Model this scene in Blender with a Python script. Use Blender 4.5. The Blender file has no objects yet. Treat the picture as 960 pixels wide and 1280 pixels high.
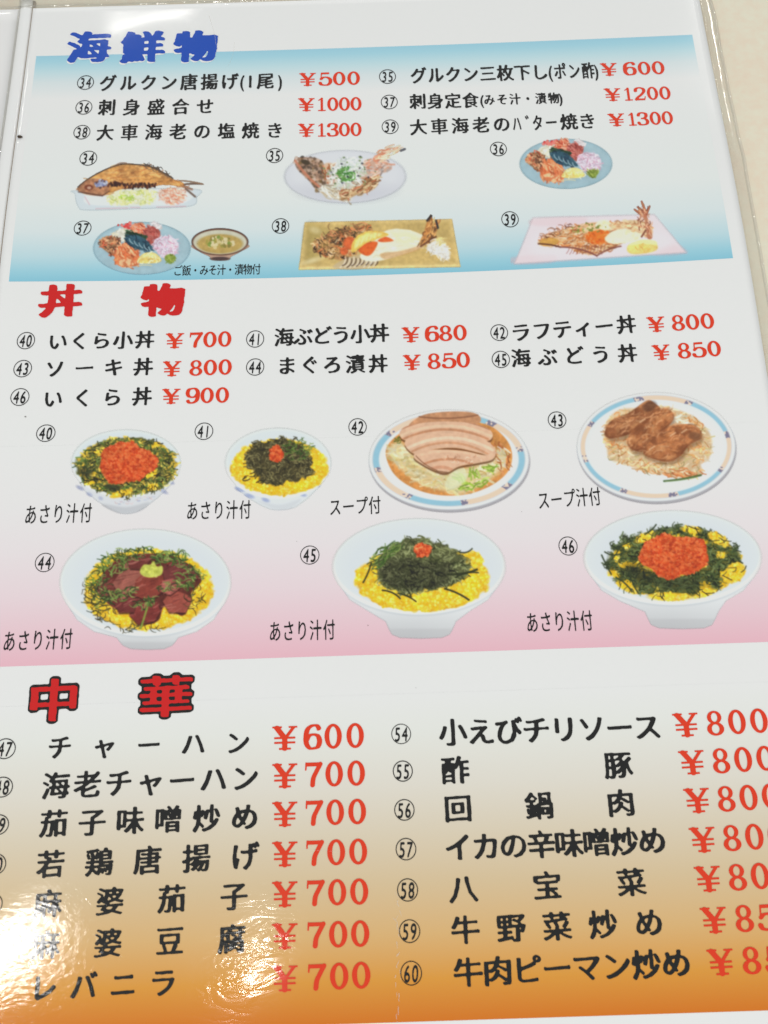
# -*- coding: utf-8 -*-
import bpy, math
import numpy as np
from mathutils import Matrix, Vector
rng = np.random.default_rng(7)
SC = bpy.context.scene
C = SC.collection

# ------------------------------------------------------------------ camera, world, lamps, exposure
F = 1200.0                      # focal length of the phone lens, in pixels of the 960 x 1280 photograph
H = 0.2357                      # height of the lens above the page, metres
dv = Vector((-114, 3536, -1200)).normalized()
dh = Vector((1, 0.034, 0)); dh = (dh - dv * dh.dot(dv)).normalized()
nn = dh.cross(dv)
R = Matrix((dh, dv, nn))        # camera axes -> world axes
cam = bpy.data.cameras.new('camera'); camo = bpy.data.objects.new('camera', cam); C.objects.link(camo)
camo.matrix_world = Matrix.Translation((0, 0, H)) @ R.to_4x4()
cam.sensor_fit = 'VERTICAL'; cam.sensor_height = 36.0; cam.lens = F / 1280 * 36
cam.clip_start = 0.01; cam.clip_end = 50
cam.dof.use_dof = True; cam.dof.focus_distance = 0.262; cam.dof.aperture_fstop = 26.0
SC.camera = camo
SC.render.resolution_x = 768; SC.render.resolution_y = 1024
SC.view_settings.view_transform = 'Standard'; SC.view_settings.look = 'None'
SC.view_settings.exposure = 0.33; SC.view_settings.gamma = 1.0; SC.view_settings.use_curve_mapping = False
W = bpy.data.worlds.new('World'); SC.world = W; W.use_nodes = True
W.node_tree.nodes['Background'].inputs[0].default_value = (0.97, 1.0, 0.985, 1)
W.node_tree.nodes['Background'].inputs[1].default_value = 0.42
Rn = np.array(R)
def ray(px, py):
    c = np.array([(px - 480) / F, -(py - 640) / F, -1.0]); return Rn @ c
def lamp_above(name, px, py, height, sx, sy, watts, col, rot=0.0):
    """a lamp at ceiling height standing where the page mirrors it at that spot"""
    d = ray(px, py); P = np.array([0, 0, H]) + d * (H / -d[2]); r = d * np.array([1, 1, -1])
    Q = P + r * (height / r[2])
    l = bpy.data.lights.new(name, 'AREA'); l.shape = 'RECTANGLE'; l.size = sx; l.size_y = sy; l.energy = watts; l.color = col
    o = bpy.data.objects.new(name, l); C.objects.link(o); o.location = Q; o.rotation_euler = (0, 0, rot)
    return o
lamp_above('glare_lamp', -22, 1214, 1.7, 0.19, 0.062, 2.2, (1.0, 0.98, 0.94), 0.62)
lamp_above('glare_lamp', 893, -25, 1.7, 0.035, 0.26, 3.2, (1.0, 0.97, 0.92), 0.0)
lamp_above('glare_lamp', 192, -22, 1.7, 0.17, 0.035, 0.25, (1.0, 0.97, 0.92), 0.0)
lamp_above('glare_lamp', 304, 1200, 1.7, 0.018, 0.08, 0.38, (1.0, 0.98, 0.94), -0.45)  # lamp added to make the broken second streak of the first lamp's glare
_l = bpy.data.lights.new('room_light', 'AREA'); _l.shape = 'RECTANGLE'; _l.size = 1.2; _l.size_y = 0.6; _l.energy = 21; _l.color = (1.0, 0.985, 0.95)
_o = bpy.data.objects.new('room_light', _l); C.objects.link(_o); _o.location = (0.5, -1.9, 1.7)
_o.rotation_euler = (Vector((0, 0.05, 0)) - _o.location).to_track_quat('-Z', 'Y').to_euler()

# ------------------------------------------------------------------ page geometry
def proj_flat(px, py, z=0.0):
    c0 = (np.asarray(px, float) - 480) / F; c1 = -(np.asarray(py, float) - 640) / F; c2 = -np.ones_like(c0)
    d = [Rn[i, 0] * c0 + Rn[i, 1] * c1 + Rn[i, 2] * c2 for i in range(3)]
    t = (H - z) / -d[2]
    return d[0] * t, d[1] * t
TLx, TLy = proj_flat(42, 10); TRx, TRy = proj_flat(871, -14)
PX0, PX1 = float(TLx), float(TRx); PYT = float((TLy + TRy) / 2); PYB = PYT - 0.297
YC = float(proj_flat(480, 300)[1]); XM = (PX0 + PX1) / 2; HW = (PX1 - PX0) / 2
def bulge(X, Y):
    X = np.asarray(X, float); Y = np.asarray(Y, float)
    g = np.exp(-((Y - YC) / 0.062) ** 2)
    return 0.0030 * g * ((X - XM) / HW) ** 2
def place(px, py):
    """photograph pixel -> point of the curved page"""
    z = np.zeros_like(np.asarray(px, float))
    for _ in range(5):
        X, Y = proj_flat(px, py, z); z = bulge(X, Y)
    return X, Y, z
def vdir(px, py):               # the page's 'up' at a pixel, x per 1 px up
    return (366 - px) / (py + 2896)

# ------------------------------------------------------------------ materials
def lin(c):
    c = np.asarray(c, float) / 255.0
    return np.where(c <= 0.04045, c / 12.92, ((c + 0.055) / 1.055) ** 2.4)
LIT = 0.735                      # linear value that a pure white sheet reaches under this light
def ink(c):
    return np.clip((lin(c) - 0.012) / LIT, 0.004, 0.93)
class NT:
    def __init__(s, name):
        s.m = bpy.data.materials.new(name); s.m.use_nodes = True; s.t = s.m.node_tree; s.b = s.t.nodes['Principled BSDF']
    def n(s, typ, **k):
        nd = s.t.nodes.new(typ)
        for a, v in k.items(): setattr(nd, a, v)
        return nd
    def l(s, a, b): s.t.links.new(a, b)
    def math(s, op, a, b=None, c=None, clamp=False):
        nd = s.n('ShaderNodeMath', operation=op, use_clamp=clamp)
        for i, v in enumerate((a, b, c)):
            if v is None: continue
            if isinstance(v, (int, float)): nd.inputs[i].default_value = v
            else: s.l(v, nd.inputs[i])
        return nd.outputs[0]
    def ramp(s, fac, stops, interp='LINEAR'):
        r = s.n('ShaderNodeValToRGB'); s.l(fac, r.inputs[0]); e = r.color_ramp.elements; r.color_ramp.interpolation = interp
        while len(e) > 1: e.remove(e[-1])
        e[0].position = stops[0][0]; e[0].color = (*stops[0][1], 1)
        for p, col in stops[1:]:
            q = e.new(p); q.color = (*col, 1)
        return r.outputs[0]
def seg_mask(t, xyz, a, b, w, soft):
    """1 near the segment a-b (page plane), falling to 0 over soft"""
    mp = t.n('ShaderNodeMapping', vector_type='TEXTURE'); t.l(xyz, mp.inputs[0])
    ang = math.atan2(b[1] - a[1], b[0] - a[0]); L = math.hypot(b[0] - a[0], b[1] - a[1])
    mp.inputs[1].default_value = ((a[0] + b[0]) / 2, (a[1] + b[1]) / 2, 0); mp.inputs[2].default_value = (0, 0, ang)
    mp.inputs[3].default_value = (L / 2, w, 1)
    s = t.n('ShaderNodeSeparateXYZ'); t.l(mp.outputs[0], s.inputs[0])
    r2 = t.math('ADD', t.math('POWER', t.math('ABSOLUTE', s.outputs[0]), 2.0), t.math('POWER', t.math('ABSOLUTE', s.outputs[1]), 2.0))
    return t.math('MULTIPLY', t.math('SUBTRACT', 1.0, r2, clamp=True), 1.0)
def P2(px, py):
    X, Y = proj_flat(px, py); return float(X), float(Y)
def film(t):
    """clear glossy sleeve over the sheet: coat with the waves and crinkles of the plastic"""
    g = t.n('ShaderNodeNewGeometry'); pos = g.outputs['Position']
    m1 = seg_mask(t, pos, P2(-150, 1290), P2(300, 1080), 0.024, 1)
    m2 = seg_mask(t, pos, P2(215, 1320), P2(420, 1050), 0.012, 1)
    mc = t.math('POWER', m1, 1.6)
    n1 = t.n('ShaderNodeTexNoise'); t.l(pos, n1.inputs['Vector']); n1.inputs['Scale'].default_value = 560; n1.inputs['Detail'].default_value = 5; n1.inputs['Roughness'].default_value = 0.62; n1.inputs['Distortion'].default_value = 1.2
    mp = t.n('ShaderNodeMapping'); t.l(pos, mp.inputs[0]); mp.inputs[2].default_value = (0, 0, -1.05); mp.inputs[3].default_value = (.55, 1.5, 1)
    n3 = t.n('ShaderNodeTexNoise'); t.l(mp.outputs[0], n3.inputs['Vector']); n3.inputs['Scale'].default_value = 150; n3.inputs['Detail'].default_value = 2.6; n3.inputs['Distortion'].default_value = 1.6
    k3 = t.math('MULTIPLY', t.math('SUBTRACT', t.math('ABSOLUTE', t.math('SUBTRACT', n3.outputs[0], 0.5)), 0.1), t.math('ADD', t.math('POWER', m2, 1.5), t.math('MULTIPLY', t.math('POWER', m1, 1.5), .35)))
    n2 = t.n('ShaderNodeTexNoise'); t.l(pos, n2.inputs['Vector']); n2.inputs['Scale'].default_value = 16; n2.inputs['Detail'].default_value = 1.5
    h = t.math('ADD', t.math('MULTIPLY', t.math('MULTIPLY', t.math('SUBTRACT', n1.outputs[0], 0.5), mc), 0.000020), t.math('MULTIPLY', k3, 0.00011)); h = t.math('ADD', h, t.math('MULTIPLY', n2.outputs[0], 0.0009))
    bp = t.n('ShaderNodeBump'); bp.inputs['Strength'].default_value = 1.0; bp.inputs['Distance'].default_value = 1.0; t.l(h, bp.inputs['Height'])
    t.b.inputs['Roughness'].default_value = 0.4; t.b.inputs['Specular IOR Level'].default_value = 0.08
    t.b.inputs['Coat Weight'].default_value = 1.0; t.b.inputs['Coat Roughness'].default_value = 0.07; t.b.inputs['Coat IOR'].default_value = 1.5
    t.l(bp.outputs[0], t.b.inputs['Coat Normal'])
def paper_mat(name, c, mott=0.006):
    t = NT(name); g = t.n('ShaderNodeNewGeometry')
    n = t.n('ShaderNodeTexNoise'); t.l(g.outputs['Position'], n.inputs['Vector']); n.inputs['Scale'].default_value = 520; n.inputs['Detail'].default_value = 3
    col = np.asarray(ink(c)); a = col * (1 - mott); b = np.minimum(col * (1 + mott * .6), .93)
    t.l(t.ramp(n.outputs[0], [(.3, a), (.7, b)]), t.b.inputs['Base Color']); film(t); return t.m
def flat_mat(name, c):
    t = NT(name); t.b.inputs['Base Color'].default_value = (*ink(c), 1); film(t); return t.m
M_PAPER = paper_mat('coated_paper', (217, 221, 221))
M_BLACK = flat_mat('black_ink', (22, 14, 24)); M_RED = flat_mat('vermilion_ink', (208, 58, 10))
M_RED2 = flat_mat('crimson_ink', (192, 20, 16)); M_BLUE = flat_mat('blue_ink', (14, 74, 168)); M_WHITE = flat_mat('white_ink', (222, 226, 228))
t = NT('picture_ink')
for nm, sock in (('ink', 'Base Color'),):
    a = t.n('ShaderNodeAttribute', attribute_name=nm); t.l(a.outputs['Color'], t.b.inputs[sock]); t.l(a.outputs['Alpha'], t.b.inputs['Alpha'])
film(t); M_PIC = t.m

# ------------------------------------------------------------------ object helpers
def link(name, me, parent=None, label=None, mat=None, kind=None, cat=None):
    o = bpy.data.objects.new(name, me); C.objects.link(o)
    if parent: o.parent = parent
    if label: o['label'] = label
    if kind: o['kind'] = kind
    if cat: o['category'] = cat
    if mat is not None: me.materials.append(mat)
    return o
def mesh_from(name, V, polys_flat, sizes):
    me = bpy.data.meshes.new(name); V = np.asarray(V, np.float32)
    pf = np.asarray(polys_flat, np.int32); sz = np.asarray(sizes, np.int32)
    me.vertices.add(len(V)); me.vertices.foreach_set('co', V.ravel())
    me.loops.add(len(pf)); me.loops.foreach_set('vertex_index', pf)
    me.polygons.add(len(sz)); st = np.concatenate([[0], np.cumsum(sz)[:-1]]).astype(np.int32)
    me.polygons.foreach_set('loop_start', st); me.polygons.foreach_set('loop_total', sz)
    me.update(calc_edges=True); return me
def grid_mesh(name, fx, n, m, dz=0.0, thick=0.0):
    """fx(u,v)->X,Y over the unit square; follows the page's bulge"""
    u, v = np.meshgrid(np.linspace(0, 1, n), np.linspace(0, 1, m))
    X, Y = fx(u, v); Z = bulge(X, Y) + dz
    V = np.stack([X, Y, Z], -1).reshape(-1, 3)
    i = (np.arange(m - 1)[:, None] * n + np.arange(n - 1)[None]).ravel()
    q = np.stack([i, i + 1, i + n + 1, i + n], -1)
    ok = V[q[0]]
    e1 = V[q[0, 1]] - V[q[0, 0]]; e2 = V[q[0, 3]] - V[q[0, 0]]
    if e1[0] * e2[1] - e1[1] * e2[0] < 0: q = q[:, ::-1]
    sizes = [4] * len(q); fl = list(q.ravel())
    if thick:
        N = len(V); V2 = V.copy(); V2[:, 2] -= thick; V = np.concatenate([V, V2])
        q2 = q[:, ::-1] + N; fl += list(q2.ravel()); sizes += [4] * len(q2)
        top = list(range(n)); right = [r * n + n - 1 for r in range(m)]; bot = [(m - 1) * n + c for c in range(n)][::-1]; left = [r * n for r in range(m)][::-1]
        loop = top[:-1] + right[:-1] + bot[:-1] + left[:-1]
        for a, b in zip(loop, loop[1:] + loop[:1]): fl += [a, a + N, b + N, b]; sizes.append(4)
    return mesh_from(name, V, fl, sizes)

# ------------------------------------------------------------------ setting and sheets
def table_mat():
    t = NT('laminate_table'); g = t.n('ShaderNodeNewGeometry')
    n = t.n('ShaderNodeTexNoise'); t.l(g.outputs['Position'], n.inputs['Vector']); n.inputs['Scale'].default_value = 420; n.inputs['Detail'].default_value = 4
    n2 = t.n('ShaderNodeTexNoise'); t.l(g.outputs['Position'], n2.inputs['Vector']); n2.inputs['Scale'].default_value = 30; n2.inputs['Detail'].default_value = 2
    f = t.math('ADD', t.math('MULTIPLY', n.outputs[0], .6), t.math('MULTIPLY', n2.outputs[0], .4))
    t.l(t.ramp(f, [(.35, ink((219, 203, 183))), (.65, ink((227, 212, 193)))]), t.b.inputs['Base Color'])
    t.b.inputs['Roughness'].default_value = .5; return t.m
TZ = -0.0035
bpy_v = [(-1.2, -1.0, TZ), (1.2, -1.0, TZ), (1.2, 1.2, TZ), (-1.2, 1.2, TZ), (-1.2, -1.0, TZ - .03), (1.2, -1.0, TZ - .03), (1.2, 1.2, TZ - .03), (-1.2, 1.2, TZ - .03)]
link('table_top', mesh_from('table_top', bpy_v, [0, 1, 2, 3, 7, 6, 5, 4, 0, 4, 5, 1, 1, 5, 6, 2, 2, 6, 7, 3, 3, 7, 4, 0], [4] * 6), None,
     'pale beige laminate table top under the menu', table_mat(), 'structure')
menu = bpy.data.objects.new('restaurant_menu', None); C.objects.link(menu); menu.empty_display_size = .05
menu['label'] = 'white Japanese restaurant menu page in a clear glossy sleeve lying on the beige table'; menu['category'] = 'menu'
page = link('menu_page', grid_mesh('menu_page', lambda u, v: (PX0 + (PX1 - PX0) * u, PYT - (PYT - PYB) * v), 110, 150, 0, 0.0012), menu, None, M_PAPER)
LX1 = PX0 - 0.0040
def left_sheet_shape(u, v):
    return LX1 - 0.21 * (1 - u), PYT - (PYT - PYB) * v
facing = link('facing_page', grid_mesh('facing_page', left_sheet_shape, 60, 60, -0.0002, 0.0012), menu, None, paper_mat('coated_paper_facing', (214, 213, 213)))

# gradient colour bands printed on the page
def band(x0, x1, top, bottom, lab, ramps, left=None, right=None):
    """top / bottom are pixel y on the page's centre line"""
    yt = float(place(480, top)[1]); yb = float(place(480, bottom)[1])
    me = grid_mesh('colour_band', lambda u, v: (x0 + (x1 - x0) * u, yt - (yt - yb) * v), 100, 60, 0.000025)
    t = NT('band_ink_' + lab.split()[0])
    g = t.n('ShaderNodeNewGeometry'); s = t.n('ShaderNodeSeparateXYZ'); t.l(g.outputs['Position'], s.inputs[0])
    f = t.math('DIVIDE', t.math('SUBTRACT', yt, s.outputs[1]), yt - yb, clamp=True)
    t.l(t.ramp(f, [(p, ink(c)) for p, c in ramps]), t.b.inputs['Base Color'])
    film(t)
    return link('colour_band', me, page, lab, t.m)
PW = (217, 221, 221)
BX0 = float(place(46, 65)[0]); BX1 = float((place(867.5, 47)[0] + place(914.4, 322)[0]) / 2)
yt0 = 61
band(BX0, BX1, 58.5, 343.5, 'blue gradient band behind the seafood dishes', [(0, (146, 191, 208)), (.03, (154, 196, 210)), (.08, (180, 206, 213)), (.13, (201, 211, 214)), (.21, PW), (.66, (213, 217, 216)), (.8, (203, 213, 215)), (.9, (177, 204, 212)), (.96, (146, 193, 208)), (1, (128, 184, 203))])
band(BX0, BX1, 545, 818, 'pink gradient band behind the rice bowls', [(0, PW), (.3, (217, 215, 216)), (.5, (219, 210, 213)), (.7, (220, 200, 206)), (.87, (219, 186, 195)), (1, (217, 172, 184))])
band(BX0, BX1, 868, 1278.5, 'orange gradient band behind the Chinese dishes', [(0, PW), (.12, (214, 215, 211)), (.3, (209, 204, 194)), (.45, (204, 192, 171)), (.6, (201, 179, 144)), (.75, (204, 166, 112)), (.88, (205, 143, 60)), (1, (198, 110, 14))])

# ------------------------------------------------------------------ lettering: glyph fields -> contour meshes
def march(f, x, y):
    """vectorised marching squares: polygons of f>0; x,y grids 1-D. returns V, flat, sizes"""
    ny, nx = f.shape; V = []; fl = []; sz = []; vid = {}
    def add(pt):
        k = (round(pt[0], 6), round(pt[1], 6))
        if k not in vid: vid[k] = len(V); V.append(pt)
        return vid[k]
    ins = f > 0
    code = ins[:-1, :-1] * 1 + ins[:-1, 1:] * 2 + ins[1:, 1:] * 4 + ins[1:, :-1] * 8
    for j in range(ny - 1):
        row = code[j]; i = 0
        nz = np.nonzero(row)[0]
        if not len(nz): continue
        i = nz[0]; end = nz[-1] + 1
        while i < end:
            c = row[i]
            if c == 0: i += 1; continue
            if c == 15:
                k = i
                while k < end and row[k] == 15 and k - i < 14: k += 1
                a = [add((x[i], y[j])), add((x[k], y[j])), add((x[k], y[j + 1])), add((x[i], y[j + 1]))]
                fl.extend(a); sz.append(4); i = k; continue
            P = [(x[i], y[j]), (x[i + 1], y[j]), (x[i + 1], y[j + 1]), (x[i], y[j + 1])]
            v = [f[j, i], f[j, i + 1], f[j + 1, i + 1], f[j + 1, i]]
            poly = []
            for q in range(4):
                r = (q + 1) % 4
                if v[q] > 0: poly.append(add(P[q]))
                if (v[q] > 0) != (v[r] > 0):
                    s = v[q] / (v[q] - v[r]); s = min(max(s, .02), .98)
                    poly.append(add((P[q][0] + (P[r][0] - P[q][0]) * s, P[q][1] + (P[r][1] - P[q][1]) * s)))
            pp = [a for n_, a in enumerate(poly) if a != poly[n_ - 1]]
            if len(pp) >= 3: fl.extend(pp); sz.append(len(pp))
            i += 1
    return np.array(V), fl, sz
def blur(f, s):
    r = int(3 * s) + 1; k = np.exp(-np.arange(-r, r + 1) ** 2 / (2 * s * s)); k /= k.sum()
    f = np.apply_along_axis(lambda a: np.convolve(a, k, 'same'), 0, f)
    return np.apply_along_axis(lambda a: np.convolve(a, k, 'same'), 1, f)
def shift(f, dx, dy):
    return np.roll(np.roll(f, dx, 1), dy, 0)
def vnoise(n, m, cell, r):
    a = r.random((int(n / cell) + 3, int(m / cell) + 3)); yy = np.arange(n) / cell; xx = np.arange(m) / cell
    yi = yy.astype(int); xi = xx.astype(int); fy = (yy - yi); fx = (xx - xi); fy = (fy * fy * (3 - 2 * fy))[:, None]; fx = (fx * fx * (3 - 2 * fx))[None]
    g = lambda p, q: a[np.ix_(yi + p, xi + q)]
    return (g(0, 0) * (1 - fx) + g(0, 1) * fx) * (1 - fy) + (g(1, 0) * (1 - fx) + g(1, 1) * fx) * fy
_occ = {}
def occupancy(ch, N):
    if (ch, N) in _occ: return _occ[ch, N]
    cu = bpy.data.curves.new('t', 'FONT'); cu.body = ch; cu.resolution_u = 3
    o = bpy.data.objects.new('t', cu); C.objects.link(o)
    e = o.evaluated_get(bpy.context.evaluated_depsgraph_get()); m = e.to_mesh()
    co = np.array([v.co[:2] for v in m.vertices]); tris = []
    m.calc_loop_triangles(); tris = [tuple(t.vertices) for t in m.loop_triangles]
    e.to_mesh_clear(); bpy.data.objects.remove(o); bpy.data.curves.remove(cu)
    f = np.zeros((N, N)); pad = .12
    if len(co):
        w = co[:, 0].max() + co[:, 0].min()
        cx = w / 2 if (w < .8) else .5
        co = (co - [cx - .5, -.12]) ; co = (co + pad) / (1 + 2 * pad) * (N - 1)
        for a, b, c in tris:
            A, B, D = co[a], co[b], co[c]
            x0, x1 = int(max(0, min(A[0], B[0], D[0]))), int(min(N - 1, max(A[0], B[0], D[0]) + 1)); y0, y1 = int(max(0, min(A[1], B[1], D[1]))), int(min(N - 1, max(A[1], B[1], D[1]) + 1))
            yy, xx = np.mgrid[y0:y1 + 1, x0:x1 + 1]
            e = lambda P, Q: (Q[0] - P[0]) * (yy - P[1]) - (Q[1] - P[1]) * (xx - P[0])
            e1, e2, e3 = e(A, B), e(B, D), e(D, A)
            inn = ((e1 >= 0) & (e2 >= 0) & (e3 >= 0)) | ((e1 <= 0) & (e2 <= 0) & (e3 <= 0))
            f[y0:y1 + 1, x0:x1 + 1] = np.maximum(f[y0:y1 + 1, x0:x1 + 1], inn)
    _occ[ch, N] = f; return f
_gl = {}
def glyph(ch, style, var=0):
    key = (ch, style, var)
    if key in _gl: return _gl[key]
    r = np.random.default_rng(abs(sum(map(ord, ch))) * 31 + var * 7 + 1)
    N = {'kai': 110, 'thin': 84, 'head': 110, 'headbig': 110, 'num': 60}[style]
    f = occupancy(ch, N)
    if style == 'kai':
        g = f.copy()
        for dx, dy in ((1, 0), (-1, 0), (1, -1), (-1, 1), (2, -1), (-2, 1), (2, -2)): g = np.maximum(g, shift(f, dx, dy))
        v = vnoise(N, N, 13, r); d = blur(g, 1.9); gy, gx = np.gradient(blur(f, 1.2)); ay = blur(np.abs(gy), 3.2); ax_ = blur(np.abs(gx), 3.2)
        hf = ay / (ax_ + ay + 1e-4); f2 = d - .365 - .42 * np.clip(blur(f, 7) - .36, 0, .4) - .25 * np.clip((hf - .35) * 1.8, 0, 1) + (v - .5) * .34
    elif style == 'thin':
        d = blur(np.maximum(f, shift(f, 1, 0)), 1.1); f2 = d - .46 + (vnoise(N, N, 10, r) - .5) * .3
    elif style in ('head', 'headbig'):
        g = f.copy(); K = 3.4 if style == 'head' else 2.6
        for a in range(-5, 6):
            for b in range(-5, 6):
                if a * a * .8 + (3.0 if style == 'head' else 5.0) * b * b + (2.2 if style == 'head' else 2.6) * a * b < K * K: g = np.maximum(g, shift(f, a, b))
        d = blur(g, 1.0); f2 = d - .5 - .9 * np.clip(blur(f, 6) - .34, 0, .4) + (vnoise(N, N, 5, r) - .5) * .5
        # jagged brush teeth on the rims
    else:
        f2 = blur(f, 1.1) - .30
    f2[0] = f2[-1] = -1; f2[:, 0] = f2[:, -1] = -1
    ax = (np.arange(N) / (N - 1)) * 1.24 - .12 - .5
    out = march(f2, ax, ax); _gl[key] = out; return out

def catmull(P, n=14, closed=False):
    P = np.array(P, float)
    Q = np.vstack([P[-1:], P, P[:2]]) if closed else np.vstack([2 * P[:1] - P[1:2], P, 2 * P[-1:] - P[-2:-1]])
    out = []
    for i in range(1, len(Q) - 2):
        for s in np.linspace(0, 1, n, endpoint=False):
            a, b, c, d = Q[i - 1:i + 3]
            out.append(.5 * ((2 * b) + (c - a) * s + (2 * a - 5 * b + 4 * c - d) * s * s + (3 * b - 3 * c + d - a) * s ** 3))
    if not closed: out.append(P[-1])
    return np.array(out)
_dg = {}
def digit(ch):
    """roman (thick and thin) figures drawn stroke by stroke in a unit box"""
    if ch in _dg: return _dg[ch]
    N = 64; ax = np.linspace(-.1, 1.1, N); X, Y = np.meshgrid(ax, ax); f = np.full((N, N), -9.0)
    asp = 1.3                                        # box is taller than wide
    def disc(x, y, r):
        nonlocal f; f = np.maximum(f, r - np.hypot(X - x, (Y - y) * asp))
    def stroke(P, thin=.06, thick=.138, curve=True):
        Q = catmull(P, 12) if curve else np.linspace(P[0], P[1], 24)
        T = np.gradient(Q, axis=0); T[:, 1] *= asp; v = np.abs(T[:, 1]) / (np.hypot(T[:, 0], T[:, 1]) + 1e-9)
        for (x, y), w in zip(Q, v): disc(x, y, thin + (thick - thin) * w ** 1.6)
    def bar(x0, x1, y, r): 
        nonlocal f
        f = np.maximum(f, np.minimum(r - np.abs(Y - y) * asp, np.minimum(X - x0, x1 - X)))
    def ring(cx, cy, rx, ry, ix, iy):
        nonlocal f
        o = (1 - np.hypot((X - cx) / rx, (Y - cy) / ry)) * min(rx, ry); i = (1 - np.hypot((X - cx) / ix, (Y - cy) / iy)) * min(ix, iy)
        f = np.maximum(f, np.minimum(o, -i))
    if ch == '0': ring(.5, .5, .46, .51, .205, .40)
    elif ch == '1': stroke([(.52, .05), (.52, .93)], .1, .1, False); bar(.2, .84, .035, .05); stroke([(.5, .95), (.27, .8)], .04, .045, False)
    elif ch == '2': disc(.19, .73, .1); stroke([(.13, .74), (.22, .9), (.5, .965), (.8, .86), (.82, .66), (.58, .42), (.3, .24), (.12, .06)]); bar(.1, .86, .06, .085); stroke([(.84, .06), (.9, .26)], .035, .04, False)
    elif ch == '3': disc(.2, .76, .09); disc(.17, .2, .1); stroke([(.14, .78), (.26, .92), (.5, .965), (.77, .87), (.77, .66), (.6, .55), (.4, .52)]); stroke([(.4, .52), (.68, .49), (.86, .3), (.78, .1), (.5, .03), (.24, .06), (.12, .2)])
    elif ch == '5': bar(.22, .8, .92, .085); stroke([(.23, .95), (.19, .5)], .04, .04, False); disc(.17, .2, .1); stroke([(.19, .5), (.36, .61), (.62, .62), (.85, .48), (.87, .24), (.7, .06), (.45, .03), (.22, .08), (.12, .2)])
    elif ch in '69': 
        disc(.79, .82, .09); stroke([(.84, .85), (.7, .96), (.45, .955), (.22, .8), (.14, .5), (.17, .22), (.33, .05), (.53, .03), (.77, .1), (.86, .32), (.77, .53), (.53, .6), (.3, .54), (.17, .38)])
        if ch == '9': f = f[::-1, ::-1]
    elif ch == '7': bar(.1, .9, .91, .1); stroke([(.12, .97), (.1, .7)], .04, .04, False); stroke([(.87, .92), (.66, .62), (.5, .36), (.45, .08)], .06, .125)
    elif ch == '8': ring(.5, .74, .38, .27, .165, .185); ring(.5, .26, .45, .28, .2, .19)
    elif ch == '¥':
        stroke([(.17, .93), (.5, .48)], .12, .12, False); stroke([(.86, .93), (.52, .48)], .07, .07, False); stroke([(.5, .5), (.5, .04)], .11, .11, False)
        bar(-.02, .38, .955, .045); bar(.66, 1.02, .955, .045); bar(.26, .76, .04, .05); bar(.06, .94, .5, .052); bar(.06, .94, .3, .052)
    f[0] = f[-1] = -1; f[:, 0] = f[:, -1] = -1
    out = march(f, ax - .5, ax - .5); _dg[ch] = out; return out

class Ink:
    """collects glyph polygons in photograph space, then lays them on the page"""
    def __init__(s): s.V = []; s.f = []; s.s = []; s.n = 0
    def add(s, g, cx, cy, w, h, slope=-.034, skew=0.0, wob=0.0):
        V, fl, sz = g
        if not len(V): return
        u = V[:, 0] * w; v = V[:, 1] * h; k = vdir(cx, cy) + skew
        px = cx + u + v * k; py = cy - v + u * (slope - wob)
        s.V.append(np.stack([px, py], -1)); s.f.extend([a + s.n for a in fl]); s.s.extend(sz); s.n += len(V)
    def done(s, name, mat, dz=0.00012, label=None, parent=None):
        if not s.n: return
        P = np.concatenate(s.V); X, Y, Z = place(P[:, 0], P[:, 1])
        # reversed winding so that faces look up (pixel y runs down)
        me = mesh_from(name, np.stack([X, Y, Z + dz], -1), s.f, s.s)
        if len(me.polygons) and me.polygons[0].normal.z < 0: me.flip_normals()
        return link(name, me, parent or page, label, mat)
def lerp(a, b, n):
    return [a] if n == 1 else [a + (b - a) * i / (n - 1) for i in range(n)]
def text(st, segs, w, h, y0, y1, name='dish_name', style='kai', mat=M_BLACK, slope=None, wob=.04, dz=0.00012, label=None, skew=0.0):
    """segs: list of (string, x of first centre, x of last centre[, width[, height]])"""
    I = Ink(); xs_all = [s_[1] for s_ in segs] + [s_[2] for s_ in segs]; xa, xb = min(xs_all), max(xs_all)
    sl = (y1 - y0) / max(xb - xa, 1) if slope is None else slope
    for sg in segs:
        ww = sg[3] if len(sg) > 3 else w; hh = sg[4] if len(sg) > 4 else h
        for i, (ch, x) in enumerate(zip(sg[0], lerp(sg[1], sg[2], len(sg[0])))):
            y = y0 + (y1 - y0) * (x - xa) / max(xb - xa, 1)
            I.add(glyph(ch, style, i % 2), x, y, ww * 1.06, hh * 1.06, min(sl, -.005), skew, wob)
    return I.done(name, mat, dz, label)
def price(s, xs, y0, y1, h, wy, wd):
    I = Ink(); sl = (y1 - y0) / (xs[-1] - xs[0])
    for ch, x in zip(s, xs):
        y = y0 + (y1 - y0) * (x - xs[0]) / (xs[-1] - xs[0])
        I.add(digit(ch), x, y, wy if ch == '¥' else wd, h * (0.97 if ch == '¥' else 1), sl)
    return I.done('price', M_RED)
def circ(num, x, y, rx, ry):
    I = Ink(); n = 40; a = np.linspace(0, 2 * np.pi, n, endpoint=False)
    t_ = 0.9 if rx < 12.5 else 1.15
    V = np.concatenate([np.stack([np.cos(a) * rx, np.sin(a) * ry], -1), np.stack([np.cos(a) * (rx - t_), np.sin(a) * (ry - t_)], -1)])
    fl = []; sz = []
    for i in range(n):
        j = (i + 1) % n; fl += [i, j, j + n, i + n]; sz.append(4)
    I.add((V, fl, sz), x, y, 1, 1, -.03)
    for k, ch in enumerate(num):
        I.add(glyph(ch, 'num'), x + (k - .5) * rx * .74, y - .3 - (k - .5) * .3, rx * 1.25, ry * 2.0, -.03, .07)
    return I.done('item_number', M_BLACK)

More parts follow.
